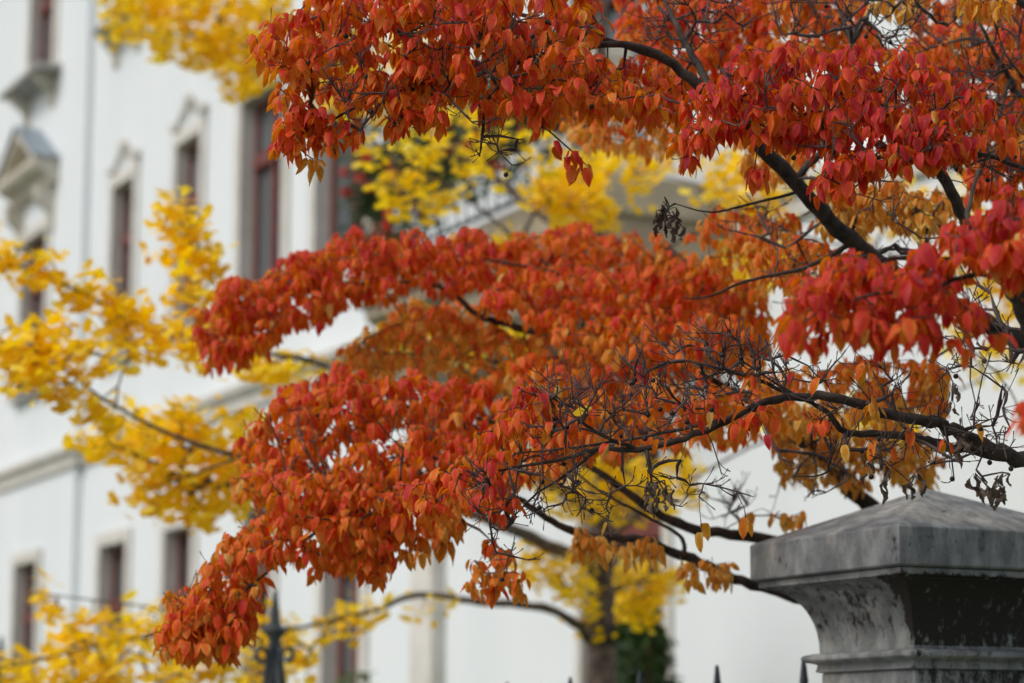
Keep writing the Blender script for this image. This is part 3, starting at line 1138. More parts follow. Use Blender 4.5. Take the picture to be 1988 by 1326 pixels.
L([(2340, 860, 7.1, .045), (2200, 800, 6.2, .034), (2080, 720, 5.3, .026), (2000, 640, 4.75, .021), (1965, 560, 4.5, .017), (1925, 500, 4.4, .013), (1880, 430, 4.4, .007), (1900, 330, 4.5, .004)])
L([(2060, 700, 5.2, .012), (1995, 580, 4.4, .008), (1930, 537, 4.3, .0062), (1860, 540, 4.25, .0052), (1800, 565, 4.2, .0045), (1700, 570, 4.2, .0035), (1580, 610, 4.2, .002)])
L([(1940, 520, 4.42, .008), (1800, 500, 4.35, .006), (1680, 510, 4.3, .004), (1600, 540, 4.3, .003)])
L([(2340, 1000, 7.2, .05), (2150, 930, 6.2, .034), (2040, 905, 5.7, .026), (1960, 885, 5.45, .021), (1880, 850, 5.38, .017), (1820, 822, 5.32, .0155), (1710, 800, 5.28, .0145), (1640, 775, 5.25, .013), (1540, 770, 5.23, .0115), (1465, 790, 5.2, .0098), (1410, 818, 5.2, .0092), (1330, 850, 5.2, .0086), (1240, 873, 5.2, .008), (1160, 872, 5.2, .0062), (1090, 892, 5.2, .005), (1010, 905, 5.2, .0038), (930, 925, 5.22, .0025)])
L([(1960, 885, 5.45, .017), (1850, 868, 5.4, .0135), (1780, 850, 5.36, .0112), (1700, 842, 5.33, .0098), (1640, 838, 5.3, .0086), (1605, 800, 5.27, .007), (1560, 775, 5.25, .005), (1500, 740, 5.22, .003), (1440, 700, 5.2, .002)])
L([(1465, 795, 5.22, .006), (1380, 820, 5.35, .005), (1250, 848, 5.4, .0045), (1120, 868, 5.4, .0035), (1000, 880, 5.4, .002)])
L([(1240, 873, 5.2, .006), (1180, 850, 5.18, .005), (1130, 820, 5.15, .004), (1080, 770, 5.15, .0025)])
L([(1160, 872, 5.2, .0045), (1100, 920, 5.2, .0038), (1040, 960, 5.2, .003), (1000, 1000, 5.2, .002)])
L([(1540, 770, 5.23, .006), (1480, 740, 5.15, .005), (1400, 715, 5.1, .0035), (1330, 700, 5.1, .002)])
L([(1640, 838, 5.3, .005), (1640, 880, 5.2, .0035), (1600, 920, 5.15, .0025), (1540, 925, 5.15, .002)])
L([(2345, 1150, 7.4, .05), (2100, 1090, 7.4, .04), (1850, 1050, 7.35, .034), (1690, 985, 7.2, .029), (1620, 910, 7.15, .027), (1560, 860, 7.15, .023), (1460, 780, 7.2, .018), (1330, 720, 7.3, .016), (1150, 680, 7.4, .0155), (1020, 640, 7.5, .015), (930, 612, 7.5, .012), (870, 565, 7.5, .009), (800, 548, 7.5, .006), (650, 555, 7.5, .0045), (520, 590, 7.5, .003), (430, 640, 7.5, .002)])
L([(1150, 680, 7.4, .010), (1000, 705, 7.9, .009), (880, 690, 8.0, .007), (740, 690, 8.0, .005), (650, 710, 8.0, .003)])
L([(1330, 720, 7.3, .010), (1250, 610, 7.4, .008), (1120, 540, 7.5, .006), (980, 510, 7.5, .005), (850, 490, 7.5, .003)])
L([(1250, 610, 7.4, .008), (1350, 540, 7.3, .006), (1300, 480, 7.6, .004)])
L([(2340, 1300, 7.5, .045), (2000, 1190, 7.7, .036), (1700, 1110, 7.6, .028), (1500, 1050, 7.2, .021), (1350, 1028, 7.0, .0175), (1260, 985, 6.9, .015), (1180, 930, 6.85, .0125), (1090, 870, 6.85, .010), (960, 820, 6.85, .0075), (800, 790, 6.85, .005), (640, 800, 6.85, .0035), (520, 850, 6.8, .0025)])
L([(2335, 1340, 7.5, .045), (2000, 1260, 7.7, .036), (1700, 1190, 7.5, .028), (1480, 1140, 7.05, .019), (1400, 1113, 6.95, .0178), (1330, 1082, 6.85, .0165), (1260, 1052, 6.78, .0155), (1200, 1044, 6.72, .0142), (1130, 1038, 6.66, .013), (1060, 1005, 6.6, .0115), (990, 960, 6.5, .0095), (880, 940, 6.45, .0078), (750, 970, 6.4, .006), (620, 1030, 6.35, .005), (520, 1110, 6.3, .004), (430, 1180, 6.3, .003), (360, 1220, 6.3, .002)])
L([(1330, 1080, 6.85, .009), (1320, 1040, 6.8, .007), (1250, 1000, 6.7, .0055), (1160, 950, 6.6, .0045), (1100, 900, 6.6, .003)])
L([(990, 960, 6.5, .006), (850, 890, 6.55, .005), (700, 900, 6.6, .0035), (560, 960, 6.6, .0025)])
L([(1660, 470, 5.9, .008), (1560, 520, 5.95, .006), (1450, 545, 6.0, .0045), (1380, 575, 6.0, .0035), (1330, 580, 6.0, .002)])
L([(2335, 700, 7.3, .035), (2150, 560, 7.1, .025), (1950, 400, 6.9, .016), (1750, 250, 6.9, .012), (1500, 160, 6.95, .009), (1300, 200, 7.0, .006), (1120, 250, 7.0, .003)])
L([(1750, 250, 6.9, .008), (1800, 120, 6.9, .006), (1760, 20, 6.9, .004)])
L([(2330, 500, 7.3, .03), (2150, 300, 6.7, .02), (1990, 200, 6.3, .013), (1960, 150, 6.1, .009), (1920, 80, 6.0, .006), (1880, 0, 6.0, .004)])
L([(2320, 250, 7.2, .03), (2120, 90, 6.3, .02), (1985, 10, 5.7, .011), (1930, -30, 5.6, .008)])
L([(1960, 150, 6.1, .006), (1940, 240, 6.0, .005), (1960, 330, 6.0, .003)])
L([(1560, 370, 5.75, .005), (1450, 398, 5.66, .0035), (1380, 412, 5.62, .0025), (1312, 396, 5.6, .0015)])
n_limb_d = len(net.p)

TIERS = [
    # poly, density, depth, +-depth, tone mean, tone sd, leaves per tip
    ([(505, 90), (560, 10), (640, -50), (1190, -60), (1150, 60), (1200, 130), (1300, 140), (1300, 165), (1150, 190), (1060, 175), (980, 190), (930, 165), (860, 200), (770, 200), (720, 170), (660, 160), (600, 175), (545, 190), (525, 130)], 1.25, 5.4, .22, .36, .12, (4, 6)),
    ([(545, 220), (590, 195), (640, 215), (650, 255), (560, 275), (545, 255)], 2.4, 5.28, .06, .36, .12, (4, 6)),
    ([(600, 290), (625, 290), (625, 305), (600, 305)], 3.0, 5.28, .02, .8, .08, (3, 3)),
    ([(650, 235), (690, 225), (710, 240), (660, 255)], 2.0, 5.28, .04, .25, .08, (3, 4)),
    ([(745, 205), (850, 190), (870, 215), (760, 235)], 1.5, 5.25, .05, .30, .08, (4, 6)),
    ([(1040, 190), (1070, 180), (1070, 230), (1045, 235)], 3.0, 5.25, .04, .28, .08, (4, 5)),
    ([(1075, 265), (1140, 290), (1130, 305), (1075, 285)], 1.6, 5.25, .03, .18, .06, (2, 3)),
    ([(1100, 120), (1290, 95), (1360, 150), (1340, 195), (1230, 200), (1110, 180)], 1.0, 5.62, .1, .34, .14, (4, 6)),
    # right upper
    ([(1365, 145), (1430, 115), (1500, 85), (1640, 62), (1790, 95), (1900, 150), (1970, 200), (1970, 235), (1850, 225), (1700, 200), (1560, 215), (1450, 210), (1350, 230), (1310, 240), (1330, 190)], 1.0, 5.15, .16, .16, .12, (4, 6)),
    ([(1310, 215), (1420, 225), (1600, 225), (1600, 255), (1450, 250), (1330, 262)], 1.4, 5.1, .06, .16, .10, (4, 6)),
    ([(1310, 290), (1345, 290), (1345, 300), (1310, 300)], 4.0, 5.1, .03, .3, .2, (3, 4)),
    ([(1600, 265), (1680, 210), (1780, 205), (1890, 240), (1890, 265), (1780, 290), (1720, 310), (1640, 340), (1585, 375), (1580, 320)], 1.2, 5.02, .10, .17, .11, (4, 6)),
    ([(1460, 320), (1490, 315), (1490, 330), (1460, 330)], 4.0, 5.1, .03, .12, .05, (3, 4)),
    ([(1790, 290), (1830, 290), (1830, 300), (1790, 300)], 4.0, 5.05, .03, .12, .05, (3, 4)),
    # near right
    ([(1560, 520), (1620, 480), (1720, 485), (1850, 495), (1895, 560), (1905, 590), (1800, 600), (1700, 600), (1600, 600), (1520, 610), (1515, 570)], 1.2, 4.25, .14, .17, .12, (4, 6)),
    ([(1510, 610), (1640, 600), (1800, 610), (1880, 640), (1650, 645), (1520, 650)], 1.1, 4.2, .08, .18, .10, (4, 5)),
    ([(1820, 460), (1880, 400), (1960, 370), (2020, 380), (2020, 470), (2000, 520), (1940, 520), (1870, 480)], 1.3, 4.3, .12, .14, .08, (4, 6)),
    ([(1920, 640), (1950, 640), (1950, 652), (1920, 652)], 3.0, 4.25, .03, .10, .05, (3, 4)),
    ([(1975, 770), (2020, 770), (2020, 800), (1975, 800)], 1.6, 3.9, .04, .2, .12, (4, 5)),
    # middle tier, further back
    ([(385, 590), (430, 545), (560, 500), (640, 470), (740, 437), (860, 438), (960, 470), (960, 560), (850, 535), (760, 550), (640, 585), (560, 610), (500, 625), (440, 650), (405, 690), (395, 650)], 2.0, 7.5, .28, .34, .13, (4, 6)),
    ([(400, 640), (470, 640), (480, 690), (410, 690)], 2.0, 7.4, .1, .36, .10, (3, 5)),
    ([(950, 470), (1060, 445), (1180, 430), (1290, 440), (1335, 490), (1300, 520), (1150, 540), (1000, 530)], 1.9, 7.8, .25, .44, .12, (4, 6)),
    ([(930, 520), (1050, 520), (1200, 500), (1330, 510), (1480, 540), (1500, 600), (1480, 660), (1300, 660), (1150, 640), (1000, 590), (930, 560)], 1.9, 7.3, .3, .40, .14, (4, 6)),
    ([(640, 690), (720, 620), (900, 600), (1050, 640), (1060, 730), (880, 730), (760, 720)], 0.8, 7.6, .3, .60, .12, (4, 6)),
    ([(1050, 600), (1480, 600), (1470, 690), (1250, 700), (1080, 660)], 1.2, 7.0, .25, .52, .14, (4, 6)),
    ([(720, 600), (820, 560), (900, 575), (960, 640), (960, 670), (860, 665), (780, 680), (700, 700), (650, 720), (680, 650)], 1.2, 8.0, .2, .66, .10, (4, 6)),
    ([(1000, 690), (1330, 690), (1310, 790), (1020, 800)], 1.1, 7.0, .2, .50, .14, (4, 6)),
    ([(980, 690), (1120, 690), (1100, 720), (990, 720)], 1.0, 7.3, .1, .58, .1, (4, 6)),
    # big lower left tier
    ([(470, 830), (560, 760), (660, 700), (780, 715), (860, 740), (960, 735), (1010, 760), (1000, 830), (940, 860), (860, 830), (760, 800), (650, 840), (560, 850), (500, 930), (465, 930)], 1.75, 6.85, .25, .42, .13, (4, 6)),
    ([(465, 900), (560, 850), (640, 850), (620, 900), (520, 930), (470, 950)], 1.6, 6.7, .2, .42, .12, (4, 6)),
    ([(640, 870), (800, 830), (900, 830), (960, 900), (900, 950), (800, 950), (660, 930)], 1.6, 6.55, .2, .44, .12, (4, 6)),
    ([(330, 1150), (360, 1110), (420, 1050), (480, 990), (560, 930), (660, 900), (780, 920), (800, 990), (770, 1010), (740, 1070), (660, 1080), (560, 1080), (530, 1090), (490, 1130), (440, 1150), (350, 1190)], 1.75, 6.35, .18, .46, .12, (4, 6)),
    ([(300, 1215), (345, 1160), (430, 1140), (480, 1150), (490, 1190), (440, 1235), (340, 1240)], 2.4, 6.25, .10, .40, .11, (4, 6)),
    ([(770, 1000), (860, 1010), (870, 1050), (780, 1060)], 1.3, 6.3, .1, .58, .10, (4, 5)),
    ([(820, 900), (960, 860), (1050, 780), (1150, 740), (1200, 780), (1100, 880), (950, 960), (850, 1000)], 1.2, 6.3, .15, .52, .12, (4, 5)),
    # sharp leaves at the ends of the bare branch
    ([(790, 930), (880, 880), (900, 895), (880, 940), (800, 970)], 1.5, 5.25, .07, .34, .12, (4, 5)),
    ([(880, 880), (960, 800), (1000, 760), (1060, 715), (1110, 712), (1030, 780), (960, 860), (930, 920)], 0.9, 5.2, .07, .32, .12, (3, 5)),
    ([(920, 920), (1000, 915), (1010, 975), (990, 985), (930, 970)], 1.0, 5.18, .05, .22, .08, (3, 4)),
    ([(1325, 770), (1400, 765), (1400, 785), (1325, 785)], 1.5, 5.15, .03, .22, .1, (4, 5)),
    ([(1450, 785), (1510, 785), (1510, 800), (1450, 800)], 2.0, 5.12, .03, .3, .1, (3, 4)),
    ([(1420, 815), (1440, 815), (1440, 825), (1420, 825)], 6.0, 5.12, .01, .18, .04, (2, 2)),
    ([(1575, 800), (1600, 800), (1600, 815), (1575, 815)], 4.0, 5.12, .01, .3, .04, (2, 3)),
    ([(1450, 715), (1470, 715), (1470, 725), (1450, 725)], 6.0, 5.1, .01, .3, .04, (2, 2)),
    ([(1670, 765), (1700, 765), (1700, 775), (1670, 775)], 4.0, 5.2, .01, .5, .04, (2, 2)),
    ([(1000, 760), (1200, 690), (1450, 660), (1560, 700), (1540, 800), (1300, 850), (1050, 880)], 0.05, 5.14, .1, .30, .16, (1, 3)),
    ([(1560, 680), (1960, 740), (1960, 880), (1600, 880)], 0.04, 5.14, .1, .45, .2, (1, 3)),
    ([(1100, 900), (1480, 900), (1450, 1000), (1150, 1010)], 0.04, 5.6, .3, .65, .12, (1, 2)),
    ([(1340, 420), (1480, 380), (1620, 420), (1600, 520), (1420, 540), (1340, 500)], 0.5, 6.9, .2, .58, .14, (4, 5)),
    # hanging orange ones low down
    ([(905, 1070), (960, 1040), (1010, 1080), (1020, 1130), (960, 1130), (910, 1110)], 1.0, 6.2, .06, .52, .10, (3, 4)),
    ([(1110, 1020), (1270, 1040), (1300, 1060), (1200, 1065), (1110, 1050)], 1.3, 6.6, .06, .74, .06, (3, 5)),
    ([(1310, 1085), (1420, 1080), (1420, 1100), (1310, 1110)], 1.6, 6.75, .05, .76, .06, (3, 5)),
    ([(1440, 990), (1560, 985), (1560, 1000), (1440, 1005)], 1.2, 6.9, .08, .72, .07, (3, 4)),
    # golden masses behind the bare branch
    ([(1480, 720), (1620, 690), (1850, 690), (1830, 760), (1700, 790), (1500, 800)], 1.1, 6.7, .25, .62, .12, (4, 5)),
    ([(1480, 800), (1680, 800), (1840, 850), (1830, 920), (1700, 920), (1520, 900)], 1.0, 7.2, .2, .74, .08, (4, 5)),
    ([(1050, 780), (1250, 740), (1480, 720), (1480, 820), (1250, 850), (1080, 860)], 0.9, 6.6, .3, .55, .14, (4, 6)),
    # back of the crown
    ([(1080, 200), (1200, 190), (1330, 190), (1330, 260), (1200, 270), (1120, 260)], 1.1, 7.0, .2, .60, .10, (4, 5)),
    ([(1180, -40), (1480, -40), (1500, 60), (1480, 110), (1330, 130), (1220, 70)], 1.5, 6.9, .3, .36, .14, (4, 6)),
    ([(1480, -50), (1680, -50), (1700, 30), (1650, 90), (1500, 110)], 1.4, 6.6, .3, .50, .14, (4, 6)),
    ([(1800, 60), (1990, 20), (2020, 300), (1900, 260), (1850, 150)], 1.3, 6.4, .25, .46, .16, (4, 6)),
    ([(1400, 180), (1560, 200), (1640, 240), (1560, 330), (1440, 300)], 1.2, 6.6, .2, .62, .12, (4, 5)),
    ([(1590, 360), (1700, 350), (1860, 370), (1860, 420), (1700, 430), (1610, 410)], 1.8, 6.3, .15, .74, .07, (4, 5)),
    ([(1460, 440), (1640, 480), (1760, 470), (1700, 510), (1520, 540), (1440, 520)], 1.2, 6.5, .2, .60, .12, (4, 5)),
    ([(1880, 270), (2000, 290), (2010, 380), (1880, 370)], 1.2, 6.3, .15, .35, .15, (4, 5)),
    ([(1640, 60), (1860, 90), (1900, 200), (1700, 190), (1600, 150)], 1.0, 6.6, .3, .42, .16, (4, 6)),
    ([(1740, -40), (1990, -40), (1990, 60), (1900, 110), (1780, 90)], 0.95, 6.9, .3, .42, .16, (4, 6)),
    ([(1690, -30), (1800, -30), (1800, 10), (1700, 10)], 0.7, 6.0, .15, .74, .1, (4, 5)),
    ([(1870, -30), (1960, -20), (1960, 10), (1880, 10)], 1.5, 5.6, .08, .6, .1, (3, 4)),
]
tips, tip_info = [], []
for (poly, dens, z0, dz, tm, ts, nl) in TIERS:
    for q, hrel in sample_poly(poly, dens * 3.05 * (z0 / 5.3) ** 1.3, z0, dz, gap=0.42, clump=0.6, rel=True):
        tips.append(q)
        tip_info.append((tm + 0.16 * (hrel - 0.4), ts, nl))
BARE = [
    ([(1000, 800), (1080, 740), (1180, 700), (1320, 650), (1480, 640), (1560, 680), (1560, 760), (1440, 780), (1300, 830), (1150, 850), (1020, 880)], 1.9, 5.2, .16),
    ([(880, 920), (1010, 890), (1160, 890), (1140, 960), (1040, 1020), (900, 1020)], 1.8, 5.2, .12),
    ([(1100, 920), (1330, 900), (1480, 900), (1480, 960), (1300, 1000), (1120, 1030)], 0.7, 5.3, .15),
    ([(1560, 650), (1720, 700), (1960, 720), (1980, 860), (1850, 930), (1560, 860)], 0.75, 5.2, .18),
    ([(1230, 0), (1450, 0), (1440, 90), (1330, 110), (1240, 70)], 2.0, 5.7, .15),
    ([(1480, -20), (1800, -20), (1850, 60), (1790, 110), (1640, 90), (1500, 90)], 1.5, 5.7, .2),
    ([(1850, 60), (2000, 40), (2000, 330), (1900, 300), (1840, 180)], 1.2, 5.9, .2),
    ([(1700, 200), (1900, 260), (1980, 350), (1850, 380)], 1.0, 5.25, .1),
    ([(1380, 430), (1480, 380), (1560, 360), (1540, 440), (1400, 470)], 0.8, 6.3, .1),
    ([(890, 240), (1010, 215), (1020, 330), (900, 330)], 0.9, 5.25, .06),
    ([(660, 190), (790, 190), (790, 250), (670, 250)], 1.6, 5.25, .06),
    ([(1800, 640), (1960, 620), (1990, 720), (1850, 740)], 0.9, 5.0, .2),
    ([(1500, 900), (1680, 900), (1660, 980), (1560, 970)], 0.9, 6.2, .2),
    ([(930, 1010), (1040, 1040), (1080, 1090), (960, 1120)], 0.6, 5.6, .1),
    ([(1250, 960), (1480, 930), (1520, 990), (1330, 1020)], 1.0, 7.4, .2),
    ([(1500, 180), (1980, 200), (1980, 460), (1650, 460)], 0.45, 5.6, .3),
    ([(1720, -20), (1990, -20), (1990, 110), (1760, 120)], 1.0, 6.2, .2),
    ([(580, 30), (1160, 20), (1160, 170), (900, 200), (600, 190)], 0.55, 5.22, .08),
    ([(1400, 130), (1900, 130), (1940, 260), (1700, 330), (1420, 250)], 0.5, 5.0, .08),
    ([(480, 800), (900, 780), (800, 980), (450, 1150)], 0.35, 6.4, .2),
    ([(1740, 480), (1960, 560), (1980, 680), (1880, 660)], 0.6, 5.0, .2),
    ([(1450, 400), (1650, 480), (1850, 480), (1650, 520), (1500, 500)], 1.0, 6.2, .2),
]
bare = []
for poly, dens, z0, dz in BARE: bare += sample_poly(poly, dens, z0, dz, gap=0.4)
chains = grow(net, tips + bare, n_limb_d, up=0.06)
tipset = {}
T_all = np.array(tips)
bare_set = {tuple(np.round(b, 6)) for b in bare}
bare_ch = [c for c in chains if tuple(np.round(net.p[c[-1]], 6)) in bare_set]
fk = forks(net, bare_ch, (2, 4), (0.015, 0.055), 1.0, 0.4)
fk += forks(net, fk, (1, 2), (0.012, 0.035), 0.5, 0.5)
fk2 = forks(net, [c for c in chains if c not in bare_ch] if False else chains, (0, 1), (0.015, 0.05), 0.6, 0.3)
twig_mesh('twigs', net, chains + fk + fk2, M_TWIG, dog, n_fixed=n_limb_d, bud=1.7)

leaves = []
for q, (tm, ts, nl) in zip(tips, tip_info):
    n = random.randint(nl[0] - (1 if nl[0] > 3 else 0), nl[1])
    a0 = random.uniform(0, 2 * math.pi)
    tone_c = RNG.normal(tm + 0.07, ts * 0.6)
    size = random.uniform(0.037, 0.054)
    for k in range(n):
        az = a0 + 2 * math.pi * k / n + random.uniform(-0.35, 0.35)
        s = size * random.uniform(0.75, 1.15)
        off = np.array([math.sin(az), math.cos(az), 0]) * 0.004 + np.array([0, 0, random.uniform(-0.012, 0.012)])
        wild = 3.0 if random.random() < 0.14 else 1.0
        Rm = rot(az, random.uniform(-0.2, 0.24) * wild, random.uniform(-0.28, 0.28) * wild) * s
        tone = float(np.clip(RNG.normal(tone_c, ts * 0.7), 0.0, 0.88))
        if random.random() < 0.02: tone = random.uniform(0.85, 1.0)
        leaves.append((Rm, q + off, random.randrange(len(DOG)), tone))
big, rest = split_nearest(leaves, 300)
leaf_parts('leaf', big, DOG, M_LEAF, dog)
leaf_cloud('foliage', rest, DOG, M_LEAF, dog)

# berries on thin stalks
bm_ = MB()
bm_.tube([(0, 0, 0), (0.002, 0.001, -0.012), (0.0, 0, -0.024)], 0.0007, 4)
bm_.sphere((0, 0, -0.029), 0.0058, 10, 7)
berry_me = bm_.mesh('berry', M_BERRY, True)
cand = [c for c in bare_ch]
random.shuffle(cand)
front = [c for c in cand if to_px(net.p[c[-1]])[2] < 5.9]
for c in front[:70]:
    o = bpy.data.objects.new('berry', berry_me)
    link(o, dog)
    o.location = tuple(net.p[c[-1]])
    o.rotation_euler = (random.uniform(-2.6, 2.6) if random.random() < .5 else random.uniform(-.4, .4), random.uniform(-.5, .5), 0)


# withered brown leaves hanging in bunches
def dry_leaf(rng):
    nrow = 9
    pts, faces = [], []
    w0 = rng.uniform(0.13, 0.24)
    tw = rng.uniform(2.0, 5.0)
    for i in range(nrow + 1):
        t = i / nrow
        w = w0 * math.sin(math.pi * (0.06 + 0.9 * t)) ** 0.7
        a = tw * t + rng.normal(0, 0.35)
        cx, cy = 0.09 * math.sin(6 * t + tw) + rng.normal(0, .02), 0.09 * math.cos(5 * t + tw) + rng.normal(0, .02)
        for c in (-1, -0.3, 0.3, 1):
            r = w * abs(c)
            cu = (0.9 + rng.normal(0, .3)) * w * c * c
            pts.append((cx + c * w * math.cos(a) - cu * math.sin(a), cy + c * w * math.sin(a) + cu * math.cos(a), -t + rng.normal(0, 0.03)))
    for i in range(nrow):
        for j in range(3):
            faces.append((i * 4 + j, i * 4 + j + 1, (i + 1) * 4 + j + 1, (i + 1) * 4 + j))
    me = bpy.data.meshes.new('withered_leaf')
    me.from_pydata(pts, [], faces)
    me.materials.append(M_DRY)
    me.shade_smooth()
    return me


DRY = [dry_leaf(RNG) for _ in range(8)]
dry_ch = []
for (px, py, Y, n, sp_) in ((1300, 420, 5.6, 8, 24), (1290, 400, 5.6, 4, 12), (1262, 940, 5.1, 3, 12), (1290, 950, 5.1, 6, 22), (1870, 860, 5.1, 5, 20), (1895, 930, 5.1, 6, 24), (1945, 935, 5.1, 7, 24), (1720, 920, 5.3, 4, 20), (1850, 760, 5.2, 4, 24), (1780, 930, 5.6, 4, 24), (1690, 900, 5.6, 3, 24)):
    c0 = P(px, py - 18, Y)
    dry_ch += grow(net, [c0], n_limb_d, up=0.1)
    for k in range(n):
        t = P(px + random.uniform(-sp_, sp_), py + random.uniform(-18, 22), Y + random.uniform(-.03, .03))
        ids = net.add([c0 * 0.5 + t * 0.5, t], dry_ch[-1][-1])
        dry_ch.append([dry_ch[-1][-1] if False else net.par[ids[0]], *ids])
        o = bpy.data.objects.new('withered_leaf', random.choice(DRY))
        link(o, dog)
        s = random.uniform(0.030, 0.046)
        o.location = tuple(t)
        o.scale = (s, s, s)
        o.rotation_euler = (random.uniform(-.35, .35), random.uniform(-.35, .35), random.uniform(0, 6.28))
twig_mesh('hanging_twigs', net, dry_ch, M_TWIG, dog, n_fixed=n_limb_d)

# ------------------------------------------------------------------ yellow ginkgo
gin = empty('ginkgo_tree')
tag(gin, 'ginkgo tree with bright yellow fan leaves and grey-brown trunk in front of the villa', 'tree')
gnet = Net()
gb = P(1168, 1326, 12.5)
gx, gy = gb[0], gb[1]
gz = lambda py: P(1168, py, 12.5)[2]
limb(gin, gnet, [(gx + .02, gy, -.05, .11), (gx + .02, gy, .6, .088), (gx + .005, gy, gz(1320), .078), (gx - .0, gy, gz(1200), .074), (gx - .005, gy, gz(1080), .066), (gx + .01, gy, gz(900), .056), (gx - .02, gy, gz(500), .045), (gx + .03, gy, gz(0), .03), (gx, gy, gz(-600), .012)], M_GBARK, True, 14, name='trunk', n_per=8)
G = lambda rows, **k: limb(gin, gnet, rows, M_GBARK, **k)
G([(1160, 1250, 12.5, .035), (1120, 1212, 12.3, .027), (1050, 1180, 12.1, .022), (930, 1168, 11.9, .019), (810, 1155, 11.8, .016), (730, 1185, 11.7, .013), (640, 1205, 11.6, .010), (560, 1220, 11.5, .008), (450, 1210, 11.3, .007), (330, 1230, 11, .006), (180, 1255, 10.8, .005), (40, 1290, 10.6, .004), (-60, 1300, 10.5, .003)])
G([(450, 1210, 11.3, .006), (300, 1180, 11.1, .005), (180, 1165, 11, .004), (60, 1150, 10.9, .003)])
G([(1165, 1100, 12.5, .04), (1000, 1030, 11.8, .028), (800, 960, 11, .02), (640, 915, 10.4, .015), (465, 885, 9.8, .0105), (400, 868, 9.7, .0095), (330, 842, 9.6, .0085), (240, 798, 9.5, .007), (180, 760, 9.4, .006), (120, 715, 9.3, .005), (60, 690, 9.3, .004), (-40, 640, 9.2, .003)])
G([(225, 785, 9.5, .005), (232, 740, 9.6, .004), (250, 690, 9.7, .004), (240, 620, 9.7, .003), (225, 560, 9.7, .002)])
G([(1165, 1000, 12.5, .03), (900, 850, 11.2, .016), (650, 720, 10.4, .009), (480, 680, 10, .008), (370, 660, 9.9, .0085), (270, 620, 9.8, .007), (180, 580, 9.7, .006), (90, 535, 9.6, .005), (-30, 490, 9.5, .003)])
G([(380, 660, 9.9, .006), (372, 570, 9.9, .005), (376, 490, 9.9, .004), (340, 410, 9.9, .003)])
G([(465, 885, 9.8, .006), (380, 920, 10, .005), (280, 950, 10.1, .003)])
G([(1165, 500, 12.5, .035), (900, 300, 13.2, .024), (650, 130, 13.8, .016), (450, 70, 14, .010), (300, 60, 14, .006), (210, 20, 14, .004)])
G([(1170, 700, 12.5, .02), (1050, 520, 12.0, .010), (900, 380, 11.4, .008), (780, 310, 11, .008), (720, 270, 10.9, .005)])
G([(1170, 620, 12.5, .02), (1300, 480, 12, .010), (1450, 420, 12, .008), (1600, 470, 12, .008), (1900, 520, 12, .006)])
G([(1170, 900, 12.5, .03), (1000, 780, 12, .02), (820, 700, 11.6, .012), (560, 710, 11.2, .006)])
G([(1175, 1050, 12.5, .02), (1300, 960, 12.2, .009), (1500, 850, 12, .007), (1750, 800, 12, .008), (1900, 740, 12, .005)])
G([(1180, 1150, 12.5, .02), (1240, 1130, 12.7, .01), (1310, 1125, 12.8, .006)])
n_limb_g = len(gnet.p)
